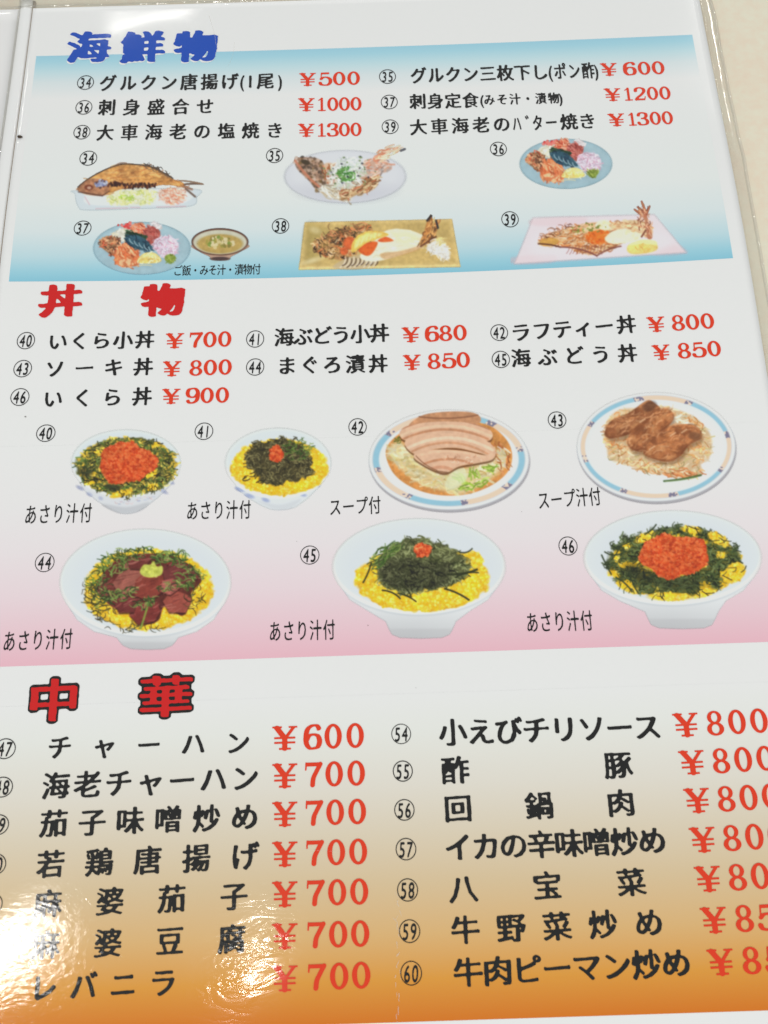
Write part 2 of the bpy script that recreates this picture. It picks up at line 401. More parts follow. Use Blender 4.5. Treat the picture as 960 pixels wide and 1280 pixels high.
# ---- headings
def heading(chars, cols, style, outline=None, label=None):
    if outline:
        I = Ink()
        for ch, x, y, w, h in chars:
            V, fl, sz = glyph(ch, style)
            f = outline_glyph(ch, style, outline[1]); I.add(f, x, y, w, h, -.03, 0, .02)
        I.done('heading_outline', outline[0], 0.00009)
    I = Ink()
    for ch, x, y, w, h in chars: I.add(glyph(ch, style), x, y, w, h, -.03, 0, .02)
    I.done('heading', cols, 0.00013, label)
def outline_glyph(ch, style, grow):
    r = np.random.default_rng(5); N = 110; f = occupancy(ch, N); g = f.copy(); K = (4 if style == 'head' else 3.2) + grow
    for a in range(-8, 9):
        for b in range(-8, 9):
            if a * a + b * b < K * K: g = np.maximum(g, shift(f, a, b))
    f2 = blur(g, 1.5) - .45 + (vnoise(N, N, 6, r) - .5) * .2; f2[0] = f2[-1] = -1; f2[:, 0] = f2[:, -1] = -1
    ax = (np.arange(N) / (N - 1)) * 1.24 - .12 - .5
    return march(f2, ax, ax)
heading([('海', 111, 59, 54, 41), ('鮮', 178.5, 59, 54, 41), ('物', 245, 58, 54, 41)], M_BLUE, 'head', (M_WHITE, 2), 'blue brush heading with white rim')
heading([('丼', 76, 376, 54, 43), ('物', 204, 375, 54, 43)], M_RED2, 'head', None, 'red brush heading')
heading([('中', 67.5, 875, 66, 57), ('華', 207.5, 870, 69, 55)], M_RED2, 'headbig', (M_BLACK, 3.2), 'red brush heading with black rim')

# ---- seafood list
text(0, [('グルクン唐揚げ', 135, 287), ('(', 303, 303, 16), ('1', 313, 313, 20), ('尾', 332, 332), (')', 350, 350, 16)], 21, 20, 104, 101)
price('¥500', [384.5, 406.5, 424, 442], 99.5, 98, 16.5, 20, 17)
text(0, [('刺身盛合せ', 134, 256.5)], 21, 20, 134.5, 133); price('¥1000', [383, 402, 416, 430.5, 445], 131, 130, 16.5, 20, 15)
text(0, [('大車海老の塩焼き', 131.5, 343.5)], 21, 20, 166, 163); price('¥1300', [383, 402, 416, 430.5, 445], 163, 162, 16.5, 20, 15)
text(0, [('グルクン三枚下し', 523, 674.6), ('(', 688, 688, 15), ('ポン酢', 700, 735, 15), (')', 745, 745, 15)], 20, 20, 94.5, 88)
price('¥600', [761, 787, 805, 822.5], 87, 85, 16, 20, 17)
text(0, [('刺身定食', 522.3, 588)], 20, 19, 127, 125.5); text(0, [('(', 602.5, 602.5, 14, 16), ('みそ汁・漬物', 611.5, 692), (')', 700.5, 700.5, 14, 16)], 13.5, 14, 125, 122.5)
price('¥1200', [765.6, 785, 800, 815.5, 831], 118.5, 116.5, 16, 20, 15)
text(0, [('大車海老の', 523, 627), ('ハ', 646, 646, 11), ('゛', 659, 659, 14), ('タ', 672, 672, 13), ('ー', 689, 689, 15), ('焼き', 711, 734)], 21, 20, 159, 151.5)
price('¥1300', [770.4, 790, 803.5, 819, 834], 150, 147.5, 16, 20, 15)
for n_, x, y, a, b in (('34', 107, 103.5, 10.5, 9), ('36', 105, 134.5, 10.5, 9), ('38', 102.5, 165.5, 10.5, 9), ('35', 484.4, 96, 10.5, 9), ('37', 486.6, 127.8, 10.5, 9), ('39', 487.7, 158.7, 10.5, 9),
                    ('34', 110.5, 198, 11, 9.3), ('37', 103.4, 285.4, 11, 9.3), ('35', 343.3, 194.7, 10.7, 9.3), ('38', 350.7, 282.7, 10.8, 9.6), ('36', 623, 186.5, 10.5, 9), ('39', 637.5, 274.4, 10.8, 10),
                    ('40', 32.5, 426, 11.3, 10.7), ('41', 319, 424, 11.2, 10.7), ('42', 624, 416, 11, 10.3), ('43', 28.5, 461, 11.5, 10.8), ('44', 319, 459, 11.3, 10.7), ('45', 626, 449.5, 11.3, 10.7), ('46', 25, 496.5, 11.8, 11),
                    ('40', 57.4, 541.7, 12, 10.8), ('41', 255, 539.3, 11.6, 10.8), ('42', 447, 533.9, 11.4, 10.8), ('43', 696.3, 525.3, 11.5, 10.7), ('44', 56, 703.3, 12.2, 12), ('45', 387.3, 694, 12, 11.8), ('46', 710, 682.7, 11.8, 11.8),
                    ('47', 6.5, 936, 13.3, 13), ('48', 3, 984, 13.3, 13), ('49', -2, 1031, 13.4, 13), ('50', -5.5, 1080.5, 13.4, 13.5), ('51', -10, 1130, 13.5, 13.5), ('52', -14, 1180, 13.5, 14), ('53', -17, 1233, 13.6, 14),
                    ('54', 501.5, 917.5, 12.3, 12.7), ('55', 503.5, 964, 12.5, 13.2), ('56', 505.5, 1012.5, 12.7, 13.5), ('57', 507.5, 1061.5, 12.9, 14), ('58', 509.5, 1112.5, 13.1, 14.5), ('59', 512, 1164, 13.3, 14.8), ('60', 514, 1216.5, 13.5, 15.5)):
    circ(n_, x, y, a, b)
text(0, [('ご飯・みそ汁・漬物付', 222.4, 320.5)], 11, 13.5, 338.5, 336.6, 'serving_note', 'thin')
# ---- rice bowls list
text(0, [('いくら小丼', 72.5, 181)], 24, 22, 427, 424.5); price('¥700', [218.5, 245, 262.5, 281], 426, 424, 19, 22, 18)
text(0, [('海ぶどう小丼', 355, 474)], 24, 23, 421.5, 416.5); price('¥680', [513.5, 540, 557, 575], 418.5, 416, 19, 21.5, 18)
text(0, [('ラフティー', 651, 755), ('丼', 782.5, 782.5)], 24, 23, 415.5, 405.5); price('¥800', [820, 847.5, 865.5, 884], 405.5, 401.5, 19, 21.5, 18)
text(0, [('ソーキ丼', 69, 179)], 24, 22, 461, 458.5); price('¥800', [215, 245, 263, 281.5], 461, 459, 19, 22, 18)
text(0, [('まぐろ漬丼', 358.5, 472.5)], 24, 23, 457, 454.5); price('¥850', [515, 542.5, 561, 579], 453, 450, 19, 21.5, 18)
text(0, [('海ぶどう丼', 651, 784)], 24, 23, 447.5, 441.5); price('¥850', [826.5, 855, 873.5, 892.5], 440.5, 436, 19, 21.5, 18)
text(0, [('いくら丼', 66.5, 177.5)], 24, 23, 498.5, 495.5); price('¥900', [214, 241, 259, 278], 495.5, 494, 19, 22, 18)
for s_, x0, x1, y0, y1, w_, h_ in (('あさり汁付', 38.5, 107.5, 643.5, 641, 15, 25), ('あさり汁付', 240.3, 306.5, 638.7, 636.8, 14.5, 24), ('スープ付', 419, 468.4, 634, 631.4, 15, 22.5), ('スープ汁付', 679.4, 743.4, 625.5, 620.5, 14.5, 23.5),
                                ('あさり汁付', 11.7, 83, 801.7, 798.5, 15.5, 26.5), ('あさり汁付', 343.7, 411.4, 789.4, 787, 15, 26), ('あさり汁付', 665, 733, 778.3, 775.5, 15, 26)):
    text(0, [(s_, x0, x1)], w_, h_, y0, y1, 'serving_note', 'thin')
# ---- Chinese dishes list
LR = (('チャーハン', 75, 297.5, 934, 928, 30, 30, '600', 922.5, 919.5), ('海老チャーハン', 70, 306.5, 982, 972, 34, 34, '700', 969.5, 966.5), ('茄子味噌炒め', 67.5, 306, 1029, 1021, 34, 34, '700', 1017.5, 1014.5),
      ('若鶏唐揚げ', 63.5, 306, 1080, 1070, 34, 35, '700', 1067.5, 1064.5), ('麻婆茄子', 60, 292.5, 1129.5, 1120, 34, 35, '700', 1117.5, 1114.5), ('麻婆豆腐', 57.5, 290, 1181, 1173.5, 34, 36, '700', 1170, 1167), ('レバニラ', 55, 204, 1234, 1228, 33, 36, '700', 1223, 1219))
for i, (s_, x0, x1, y0, y1, w_, h_, p_, py0, py1) in enumerate(LR):
    text(0, [(s_, x0, x1)], w_, h_, y0, y1)
    k = i / 6
    price('¥' + p_, [356, 391 + 5 * k, 416.5 + 7.5 * k, 444 + 7.5 * k], py0, py1, 30.5 + 2.5 * k, 30 + k, 23.5 + k * 1.5)
RR = (([('小えびチリソース', 566, 809)], 34, 34, 915, 908.5, '800', 857.5, 893.5, 906), ([('酢', 569, 569), ('豚', 772.5, 772.5)], 34, 34, 962.5, 956, '800', 865, 901, 953),
      ([('回', 572.5, 572.5), ('鍋', 674, 674), ('肉', 776, 776)], 34, 34, 1010.5, 1003.5, '800', 871.5, 907.5, 1000.5), ([('イカの辛味噌炒め', 572.5, 815)], 34.5, 35, 1059, 1050.5, '800', 878.5, 914.5, 1049.5),
      ([('八', 579, 579), ('宝', 684, 684), ('菜', 789, 789)], 35, 35, 1111, 1102.5, '800', 885, 921.5, 1098.5), ([('牛野菜炒め', 581.5, 811)], 35, 36, 1162, 1153, '850', 892.5, 930, 1150),
      ([('牛肉ピーマン炒め', 585, 845)], 36, 37, 1215, 1203.5, '850', 901, 939, 1202.5))
for i, (sg, w_, h_, y0, y1, p_, xa, xb, yp) in enumerate(RR):
    text(0, sg, w_, h_, y0, y1)
    k = i / 6; dx = 27.5 + 1.5 * k
    price('¥' + p_, [xa, xb, xb + dx, xb + 2 * dx], yp, yp - 5, 30 + 3.5 * k, 30.5 + k, 23.5 + 2 * k)

# ------------------------------------------------------------------ dish pictures: painted point by point in code
class Pic:
    def __init__(s, x0, y0, x1, y1, step=.72, seed=1):
        s.r = np.random.default_rng(seed); s.st = step
        s.xs = np.arange(x0, x1, step); s.ys = np.arange(y0, y1, step); s.X, s.Y = np.meshgrid(s.xs, s.ys)
        s.c = np.zeros(s.X.shape + (3,)); s.a = np.zeros(s.X.shape)
    def over(s, m, col, sl=None):
        col = np.asarray(col, float)
        c = s.c if sl is None else s.c[sl]; a = s.a if sl is None else s.a[sl]
        na = m + a * (1 - m); w = np.where(na > 1e-6, m / np.maximum(na, 1e-6), 0)[..., None]
        c[...] = c * (1 - w) + col * w; a[...] = na
    def ell(s, cx, cy, rx, ry, rot=0, soft=1.0):
        c_, n_ = math.cos(rot), math.sin(rot); dx, dy = s.X - cx, s.Y - cy
        u = (dx * c_ + dy * n_) / rx; v = (-dx * n_ + dy * c_) / ry; d = (1 - np.hypot(u, v)) * min(rx, ry)
        return np.clip(d / soft + .5, 0, 1)
    def poly(s, P, soft=1.0, smooth=True):
        P = catmull(P, 6, True) if smooth else np.array(P, float)
        ins = np.zeros(s.X.shape, bool); dmin = np.full(s.X.shape, 1e9)
        for a, b in zip(P, np.roll(P, -1, 0)):
            if a[1] != b[1]:
                ins ^= ((a[1] > s.Y) != (b[1] > s.Y)) & (s.X < (b[0] - a[0]) * (s.Y - a[1]) / (b[1] - a[1]) + a[0])
            e = b - a; L = e @ e + 1e-9; t_ = np.clip(((s.X - a[0]) * e[0] + (s.Y - a[1]) * e[1]) / L, 0, 1)
            dmin = np.minimum(dmin, np.hypot(s.X - a[0] - t_ * e[0], s.Y - a[1] - t_ * e[1]))
        return np.clip(np.where(ins, dmin, -dmin) / soft + .5, 0, 1)
    def noise(s, scale, oct_=3):
        f = np.zeros(s.X.shape); amp = 1; tot = 0
        for o in range(oct_):
            cell = max(scale / s.st / 2 ** o, 1.01); f += amp * vnoise(*s.X.shape, cell, s.r); tot += amp; amp *= .55
        return f / tot
    def tint(s, m, scale, amt, oct_=3):
        """mottle what is there"""
        n = (s.noise(scale, oct_) - .5) * 2 * amt; s.c = s.c * (1 + (n * m)[..., None])
    def cap(s, x0, y0, x1, y1, w, col, al=1.0, bend=0.0, w1=None):
        """a short curved stroke"""
        pad = w + abs(bend) + 2; mx0, mx1 = min(x0, x1) - pad, max(x0, x1) + pad; my0, my1 = min(y0, y1) - pad, max(y0, y1) + pad
        i0, i1 = np.searchsorted(s.xs, (mx0, mx1)); j0, j1 = np.searchsorted(s.ys, (my0, my1))
        if i1 - i0 < 2 or j1 - j0 < 2: return
        sl = (slice(j0, j1), slice(i0, i1)); X, Y = s.X[sl], s.Y[sl]
        L = math.hypot(x1 - x0, y1 - y0) + 1e-6; ux, uy = (x1 - x0) / L, (y1 - y0) / L
        t_ = np.clip(((X - x0) * ux + (Y - y0) * uy) / L, 0, 1); off = bend * 4 * t_ * (1 - t_)
        d = np.hypot(X - x0 - t_ * L * ux + uy * off, Y - y0 - t_ * L * uy - ux * off)
        ww = w / 2 if w1 is None else (w + (w1 - w) * t_) / 2
        s.over(np.clip((ww - d) / .8 + .5, 0, 1) * al, col, sl)
    def inside(s, m, n):
        p = (m > .5).ravel().nonzero()[0]; k = s.r.choice(p, n) if len(p) else []
        return s.X.ravel()[k] + s.r.uniform(-.5, .5, len(k)), s.Y.ravel()[k] + s.r.uniform(-.5, .5, len(k))
    def strands(s, m, n, L, w, cols, ang=None, spread=1.6, al=.9, curl=2):
        for x, y in zip(*s.inside(m, n)):
            a = (s.r.uniform(0, math.pi) if ang is None else ang + s.r.normal(0, spread)); l = s.r.uniform(*L) / 2
            c = np.array(cols[s.r.integers(len(cols))], float) * s.r.uniform(.85, 1.15)
            s.cap(x - l * math.cos(a), y - l * math.sin(a) * .75, x + l * math.cos(a), y + l * math.sin(a) * .75, s.r.uniform(*w), c, al, s.r.uniform(-curl, curl))
    def grains(s, m, n, r_, cols, hi=None, al=.9):
        for x, y in zip(*s.inside(m, n)):
            c = np.array(cols[s.r.integers(len(cols))], float); w = s.r.uniform(*r_) * 2; dx = s.r.uniform(-.5, .5) * w
            s.cap(x, y, x + dx, y + s.r.uniform(-.3, .3) * w, w, c, al)
            if hi is not None and s.r.random() < .5: s.cap(x - w * .15, y - w * .2, x - w * .1, y - w * .2, w * .35, hi, .7)
    def done(s, label, dz=0.00007):
        sw = np.clip((s.c.max(-1) - s.c.min(-1) - 60) / 60, 0, 1); s.tint(sw, 16, .08, 2); s.tint(sw, 3.0, .13, 2); g_ = s.c.mean(-1, keepdims=True); s.c = g_ + (s.c - g_) * .96
        w_ = s.a[..., None]; k_ = np.concatenate([s.c * w_, w_], -1); k_ = np.stack([blur(k_[..., i], .8) for i in range(4)], -1)
        s.c = k_[..., :3] / np.maximum(k_[..., 3:], 1e-4); s.a = np.minimum(k_[..., 3], s.a * 3)
        ny, nx = s.a.shape; col = np.concatenate([ink(np.clip(s.c, 0, 255)), s.a[..., None]], -1)
        X, Y, Z = place(s.X, s.Y)
        q = (np.arange(ny - 1)[:, None] * nx + np.arange(nx - 1)[None]); am = np.maximum.reduce([s.a[:-1, :-1], s.a[1:, :-1], s.a[:-1, 1:], s.a[1:, 1:]]) > .01
        q = q[am]; quads = np.stack([q, q + nx, q + nx + 1, q + 1], -1)
        used, inv = np.unique(quads, return_inverse=True)
        V = np.stack([X, Y, Z + dz], -1).reshape(-1, 3)[used]
        me = mesh_from('dish_picture', V, inv.ravel(), np.full(len(quads), 4))
        at = me.color_attributes.new('ink', 'FLOAT_COLOR', 'POINT'); at.data.foreach_set('color', col.reshape(-1, 4)[used].astype(np.float32).ravel())
        link('dish_picture', me, page, label, M_PIC)
NORI = [(38, 38, 24), (58, 60, 32), (72, 78, 42), (28, 28, 22), (88, 92, 52)]
SHISO = [(70, 100, 40), (95, 125, 55), (50, 75, 35), (120, 140, 70)]
EGG = [(246, 200, 40), (250, 214, 66), (232, 178, 24), (255, 226, 104), (240, 190, 50)]
ROE = [(212, 88, 40), (196, 68, 30), (228, 114, 62), (176, 56, 28), (216, 98, 48)]

def tall_bowl(p, cx, cy, rx, ry, fx0, fx1, fy):
    """deep white bowl on a foot"""
    rimL, rimR = cx - rx, cx + rx
    kf = (fy - cy) / ry; ft = min(1.3, kf - .14); B = [(-.93, .36), (-.8, .7), (-.6, .92)]; vb = min(1.15, ft - .08)
    body = p.poly([(cx + u * rx, cy + v * ry) for u, v in B] + [(fx0 - 4, cy + ry * vb), (fx0, cy + ry * ft), (fx0 + 4, fy - 5), (fx0 + 14, fy - 1), ((fx0 + fx1) / 2, fy), (fx1 - 14, fy - 1), (fx1 - 4, fy - 5), (fx1, cy + ry * ft), (fx1 + 4, cy + ry * vb)] + [(cx - u * rx, cy + v * ry) for u, v in B[::-1]], 2, False)
    p.over(body, (210, 213, 216))
    sh = np.clip((p.Y - (cy + ry * .9)) / (fy - cy - ry * .9), 0, 1); p.over(body * sh * .55, (166, 166, 170))
    p.over(body * np.clip((p.X - cx) / rx, 0, 1) * .4, (224, 226, 228)); 
    foot = p.poly([(fx0 + 1, cy + ry * ft), (fx0 + 5, fy - 5), (fx0 + 14, fy - 1), ((fx0 + fx1) / 2, fy), (fx1 - 14, fy - 1), (fx1 - 5, fy - 5), (fx1 - 1, cy + ry * ft)], 3, False); p.over(foot * .35, (172, 172, 176))
    p.over(p.ell(cx, cy, rx, ry, 0, 2), (213, 219, 222)); p.over(p.ell(cx, cy, rx - 3, ry - 2.5, 0, 2) * .9, (208, 214, 219))
    inn = p.ell(cx + 3, cy + 4, rx - 10, ry - 7, 0, 10); p.over(inn * .5, (203, 210, 216))
    low = p.ell(cx, cy, rx, ry, 0, 2) * (1 - p.ell(cx, cy - 3.5, rx - 1, ry - 1, 0, 2)); p.over(low * .9, (228, 231, 233))
    und = p.ell(cx, cy + 2.5, rx, ry, 0, 2) * (1 - p.ell(cx, cy, rx, ry, 0, 2)); p.over(und * body * .5, (182, 188, 194))
def egg_bed(p, cx, cy, rx, ry, n=900, r_=(.7, 1.6)):
    rag = p.ell(cx, cy, rx, ry, 0, 1) ; nz = p.noise(7, 2); m = np.clip((1 - np.hypot((p.X - cx) / rx, (p.Y - cy) / ry) + (nz - .5) * .12) * 18, 0, 1)
    p.over(m, (238, 188, 34)); p.grains(m, n, r_, EGG, (255, 240, 150), .85)
    edge = m * np.clip((np.hypot((p.X - cx) / rx, (p.Y - cy) / ry) - .82) * 5, 0, 1) * (p.Y > cy); p.over(edge * .3, (200, 140, 20)); return m
def roe(p, cx, cy, rx, ry, n, seed=0, r_=(1.1, 1.7)):
    th = np.arctan2(p.Y - cy, p.X - cx); lob = 1 + .06 * np.sin(3 * th + seed) + .05 * np.sin(5 * th + 2 * seed) + .03 * np.sin(9 * th)
    m = np.clip((lob - np.hypot((p.X - cx) / rx, (p.Y - cy) / ry)) * min(rx, ry) / 1.5, 0, 1)
    p.over(np.clip(m, 0, 1), (188, 62, 32)); p.grains(m, n, r_, ROE, (250, 150, 100), .8); p.over(m * np.clip((p.Y - cy) / ry, 0, 1) * .25, (165, 36, 14)); return m

# 34: whole fried fish on a pale plate
p = Pic(88, 198, 262, 266, seed=3)
p.over(p.poly([(94, 243), (98, 259), (110, 263), (180, 261), (238, 258), (246, 247), (240, 236), (100, 238)], 1.5), (198, 208, 214))
p.over(p.poly([(106, 244), (112, 256), (180, 257), (228, 255), (234, 238), (110, 238)], 1.5), (212, 217, 220))
for a, b in (((120, 261), (160, 260)), ((196, 259), (232, 258)), ((106, 246), (112, 256)), ((163, 259.5), (175, 259.5)), ((222, 256), (232, 250))): p.cap(*a, *b, 1.2, (202, 150, 160), .6)
m = p.poly([(134, 243), (140, 255), (170, 256), (192, 253), (190, 238), (140, 240)], 5); p.over(m * .6, (214, 216, 170)); p.strands(m, 260, (3, 7), (.8, 1.4), [(214, 216, 140), (228, 230, 186), (196, 204, 110), (226, 228, 200)], None)
p.strands(p.ell(158, 248, 9, 4), 18, (3, 5), (1, 1.6), [(168, 196, 80)])
m = p.poly([(198, 240), (204, 252), (218, 255), (229, 250), (232, 236), (212, 236)], 4); p.over(m * .6, (224, 190, 170)); p.strands(m, 130, (3, 8), (.8, 1.5), [(224, 150, 120), (232, 186, 160), (214, 130, 100), (236, 214, 200)])
p.cap(222, 232, 252, 230, 2.2, (110, 84, 70), .9, -1); p.cap(224, 226, 254, 230.5, 1.8, (150, 120, 96), .9, -1); p.cap(232, 236, 244, 246, 2.6, (104, 84, 74), .9, 0); p.cap(226, 232, 240, 237, 3, (150, 110, 90), .8)
body = p.poly([(97.5, 234.5), (108, 225), (124, 216), (143, 207.5), (160, 205.5), (182, 207.5), (200, 213), (214, 223), (228, 228.5), (228, 233), (206, 231), (186, 234), (160, 235), (142, 240), (128, 245), (110, 243.5), (100, 240)], 1.2)
p.over(body, (190, 134, 76)); nz = p.noise(9); p.over(np.clip((nz - .5) * 8, 0, 1) * body * .8, (234, 172, 96)); p.over(body * np.clip((.42 - nz) * 8, 0, 1) * .6, (130, 78, 46))
p.strands(body, 160, (6, 16), (.8, 2.0), [(222, 168, 100), (206, 140, 74), (166, 104, 58), (232, 186, 120)], -.15, .25, .6)
for a, b in (((97.5, 234), (124, 216)), ((124, 216), (152, 205.5)), ((152, 205.5), (186, 208)), ((186, 208), (216, 223))): p.cap(*a, *b, 1.6, (70, 56, 48), .85, -1)
p.strands(p.poly([(180, 205), (200, 210), (216, 221), (206, 219), (186, 211)]), 26, (3, 6), (.8, 1.3), [(90, 74, 64)], .7, .5)
head = p.poly([(97.5, 235), (112, 224), (130, 225), (137, 232), (134, 241), (126, 245), (108, 243), (99, 239)], 1.2)
p.over(head * .8, (150, 102, 78)); p.tint(head, 4, .3); p.over(p.ell(111, 234.5, 5.5, 3.6), (120, 62, 44)); p.over(p.ell(111.5, 235, 2.5, 1.8), (190, 150, 130)); p.over(p.ell(126, 230, 7, 3.6, -.2), (152, 158, 186)); p.grains(p.ell(126, 230, 8, 5), 26, (.8, 1.6), [(120, 128, 170), (190, 194, 208), (90, 60, 60)])
p.cap(98, 240, 128, 245, 1.6, (80, 50, 44), .8); p.cap(128, 245, 137, 239, 1.3, (80, 50, 44), .8)
for i in range(34):
    x = 137 + i * 1.75; y = 231.5 + p.r.uniform(-1.6, 1.6) + (i < 12) * (-1.2) + i * .02; p.cap(x, y - 1, x + p.r.uniform(-2, 2), y + p.r.uniform(0, 3.6), p.r.uniform(1.6, 3.2), (52, 30, 30) if i % 3 else (84, 44, 34), .9)
p.done('printed picture of a whole fried fish on shredded cabbage')

# 35: filleted fish on a pale oval dish
p = Pic(350, 176, 515, 258, seed=5)
p.over(p.ell(431.5, 221, 76, 33, 0, 2), (202, 204, 211)); p.over(p.ell(432, 217, 70, 27, 0, 6) * .7, (209, 211, 216)); p.over(p.ell(432, 238, 52, 14, 0, 12) * .35, (176, 176, 188))
hd = p.poly([(368, 200), (374, 197), (396, 198), (406, 207), (410, 224), (408, 236), (398, 240), (386, 226), (372, 212)], 1.4); p.over(hd, (150, 118, 98)); p.tint(hd, 5, .5)
p.grains(hd, 120, (.9, 2.2), [(96, 76, 60), (176, 150, 130), (206, 186, 172), (120, 92, 50), (74, 60, 52)], None, .7); p.cap(369, 201, 402, 236, 3, (196, 120, 92), .8, 2); p.over(p.ell(382, 203, 6, 3, .3), (70, 58, 44))
m = p.poly([(404, 208), (414, 204), (424, 214), (420, 232), (410, 232)], 2); p.over(m, (208, 178, 150)); p.strands(m, 40, (5, 12), (1, 2), [(180, 110, 70), (226, 206, 180), (150, 80, 50)], 1.4, .4)
m = p.poly([(398, 236), (412, 230), (432, 234), (440, 250), (424, 251), (404, 243)], 3); p.over(m, (206, 204, 196)); p.strands(m, 70, (6, 14), (.9, 1.8), [(226, 224, 214), (196, 184, 160), (170, 150, 120)], .7, .6)
m = p.poly([(424, 240), (440, 226), (464, 216), (474, 222), (468, 236), (446, 244), (430, 250)], 1.8); p.over(m, (186, 152, 108)); p.strands(m, 110, (5, 12), (1, 2.2), [(214, 182, 136), (160, 116, 74), (226, 204, 168), (120, 78, 50), (176, 96, 66)], -.6, .4, .8)
m = p.poly([(440, 214), (458, 200), (476, 200), (489, 206), (486, 214), (470, 218), (450, 222)], 2); p.over(m, (196, 160, 140)); p.strands(m, 80, (4, 10), (1, 2), [(214, 140, 110), (226, 204, 192), (140, 130, 128), (190, 180, 176)], -.2, .6, .8)
p.cap(470, 199, 485, 188, 8, (206, 130, 100), .9, 0, 5); p.strands(p.poly([(470, 196), (484, 182), (502, 186), (488, 194), (478, 202)]), 40, (6, 12), (1, 1.8), [(222, 150, 118), (232, 196, 160), (236, 214, 190)], -.5, .3); p.cap(484, 190, 500, 187, 3, (224, 204, 176), .8); p.cap(501, 188.5, 506, 186.5, 3, (86, 86, 96), .8)
m = p.ell(434, 217, 23, 18, -.4, 5); p.over(m * .45, (210, 214, 212)); p.strands(m, 210, (6, 14), (.8, 1.4), [(222, 226, 226), (206, 212, 206), (182, 198, 170), (190, 196, 200), (232, 234, 234)], None, 1, .8, 3)
p.strands(p.ell(433, 218, 10, 9, .3), 46, (4, 8), (1.2, 2.2), [(84, 140, 60), (110, 168, 84), (60, 116, 50)]); p.grains(p.ell(436, 214, 36, 20), 46, (.6, 1.2), [(60, 60, 70), (90, 110, 70), (120, 140, 90)])
p.done('printed picture of a filleted fish with green onion on a pale oval dish')

# 36 / 37: assorted sashimi plate
def sashimi(cx, cy, rx, ry, seed):
    p = Pic(cx - rx - 3, cy - ry - 5, cx + rx + 3, cy + ry + 4, .62, seed)
    U = lambda u, v: (cx + u * rx, cy + v * ry)
    p.over(p.ell(cx, cy, rx, ry, 0, 1.6), (148, 178, 190)); p.over(p.ell(cx, cy - .5, rx * .93, ry * .9, 0, 4) * .7, (164, 190, 199)); p.over(p.ell(cx, cy + ry * .05, rx * .8, ry * .74, 0, 8) * .6, (140, 168, 182)); p.tint(p.a, 6, .05)
    def blob(P, col, cols=None, n=0, L=(3, 7), w=(1, 2), ang=None, sp=.4):
        m = p.poly([U(*q) for q in P], 1.6); p.over(m, col); p.tint(m, 4, .18)
        if cols: p.strands(m, n, L, w, cols, ang, sp, .8)
        return m
    blob([(-.62, -.5), (-.4, -.78), (-.2, -.7), (-.22, -.34), (-.5, -.26)], (216, 214, 200), [(228, 226, 214), (200, 190, 160)], 30)
    p.grains(p.poly([U(-.5, -.9), U(-.2, -.95), U(-.2, -.75), U(-.45, -.75)]), 16, (1, 2), [(200, 60, 60), (224, 120, 110)])
    blob([(-.22, -.85), (0, -.98), (.08, -.72), (.02, -.5), (-.2, -.6)], (206, 110, 78), [(226, 140, 104), (240, 180, 150), (180, 70, 50)], 40, ang=.8)
    blob([(.05, -.7), (.22, -.85), (.38, -.62), (.32, -.3), (.22, -.1), (.05, -.4)], (164, 78, 70), [(186, 96, 86), (140, 56, 52), (200, 120, 110)], 40, ang=.9)
    blob([(.2, -.98), (.36, -.92), (.42, -.74), (.28, -.78)], (200, 190, 190), [(214, 206, 208)], 12)
    blob([(-.88, -.16), (-.74, -.46), (-.5, -.38), (-.44, -.02), (-.56, .3), (-.72, .14)], (150, 108, 76), [(196, 136, 92), (88, 58, 44), (220, 170, 130), (110, 60, 40), (200, 90, 60)], 90, (2, 6), (1, 2.4))
    blob([(-.56, .5), (-.5, 0), (-.3, -.22), (-.1, 0), (-.06, .4), (-.1, .66), (-.4, .7)], (204, 120, 76), [(226, 142, 92), (188, 92, 56), (236, 176, 132), (216, 110, 66)], 110, (5, 11), (1.2, 2.6), 1.3)
    p.grains(p.poly([U(-.5, .45), U(-.1, .45), U(-.1, .66), U(-.4, .72)]), 30, (1, 1.8), [(232, 182, 136), (206, 120, 80)])
    blob([(-.32, -.66), (-.16, -.6), (.1, -.46), (.02, -.3), (-.28, -.4)], (42, 62, 44), [(52, 84, 56), (28, 44, 32)], 30, ang=.3)
    m = blob([(-.34, -.44), (-.1, -.5), (.1, -.3), (.24, .02), (.22, .1), (-.06, .06), (-.26, -.12)], (52, 88, 104), [(30, 48, 66), (40, 70, 88)], 34, ang=.6)
    for i in range(5):
        x, y = U(-.24 + i * .1, -.3 + i * .08); p.cap(x - 1, y - 2, x + 3.5, y + 4, 1.6, (150, 176, 184), .75, 1)
    m = blob([(.24, -.16), (.36, -.42), (.6, -.44), (.76, -.16), (.72, .16), (.54, .38), (.36, .24)], (204, 192, 208), [(226, 218, 230), (190, 166, 186), (214, 204, 216), (206, 150, 170)], 150, (4, 9), (.7, 1.2), None)
    m = blob([(-.1, .5), (.04, .2), (.26, .18), (.4, .42), (.34, .54), (.06, .58)], (226, 198, 110)); p.over(p.poly([U(-.07, .42), U(.08, .2), U(.26, .2), U(.37, .42), U(.14, .34)], 2) * .8, (240, 224, 150)); p.strands(m, 16, (4, 7), (.7, 1.1), [(246, 236, 190)], -1.1, .4)
    blob([(.48, .3), (.6, .22), (.7, .34), (.62, .56), (.5, .5)], (126, 146, 58), [(150, 166, 76), (104, 122, 44)], 16)
    p.cap(*U(-.1, .68), *U(.2, .66), 1.6, (206, 200, 160), .7, -1)
    return p
sashimi(707.4, 205, 57.6, 31.2, 11).done('printed picture of assorted sashimi on a blue plate')
sashimi(177.4, 310.5, 60.5, 32.8, 12).done('printed picture of a sashimi plate for the set meal')
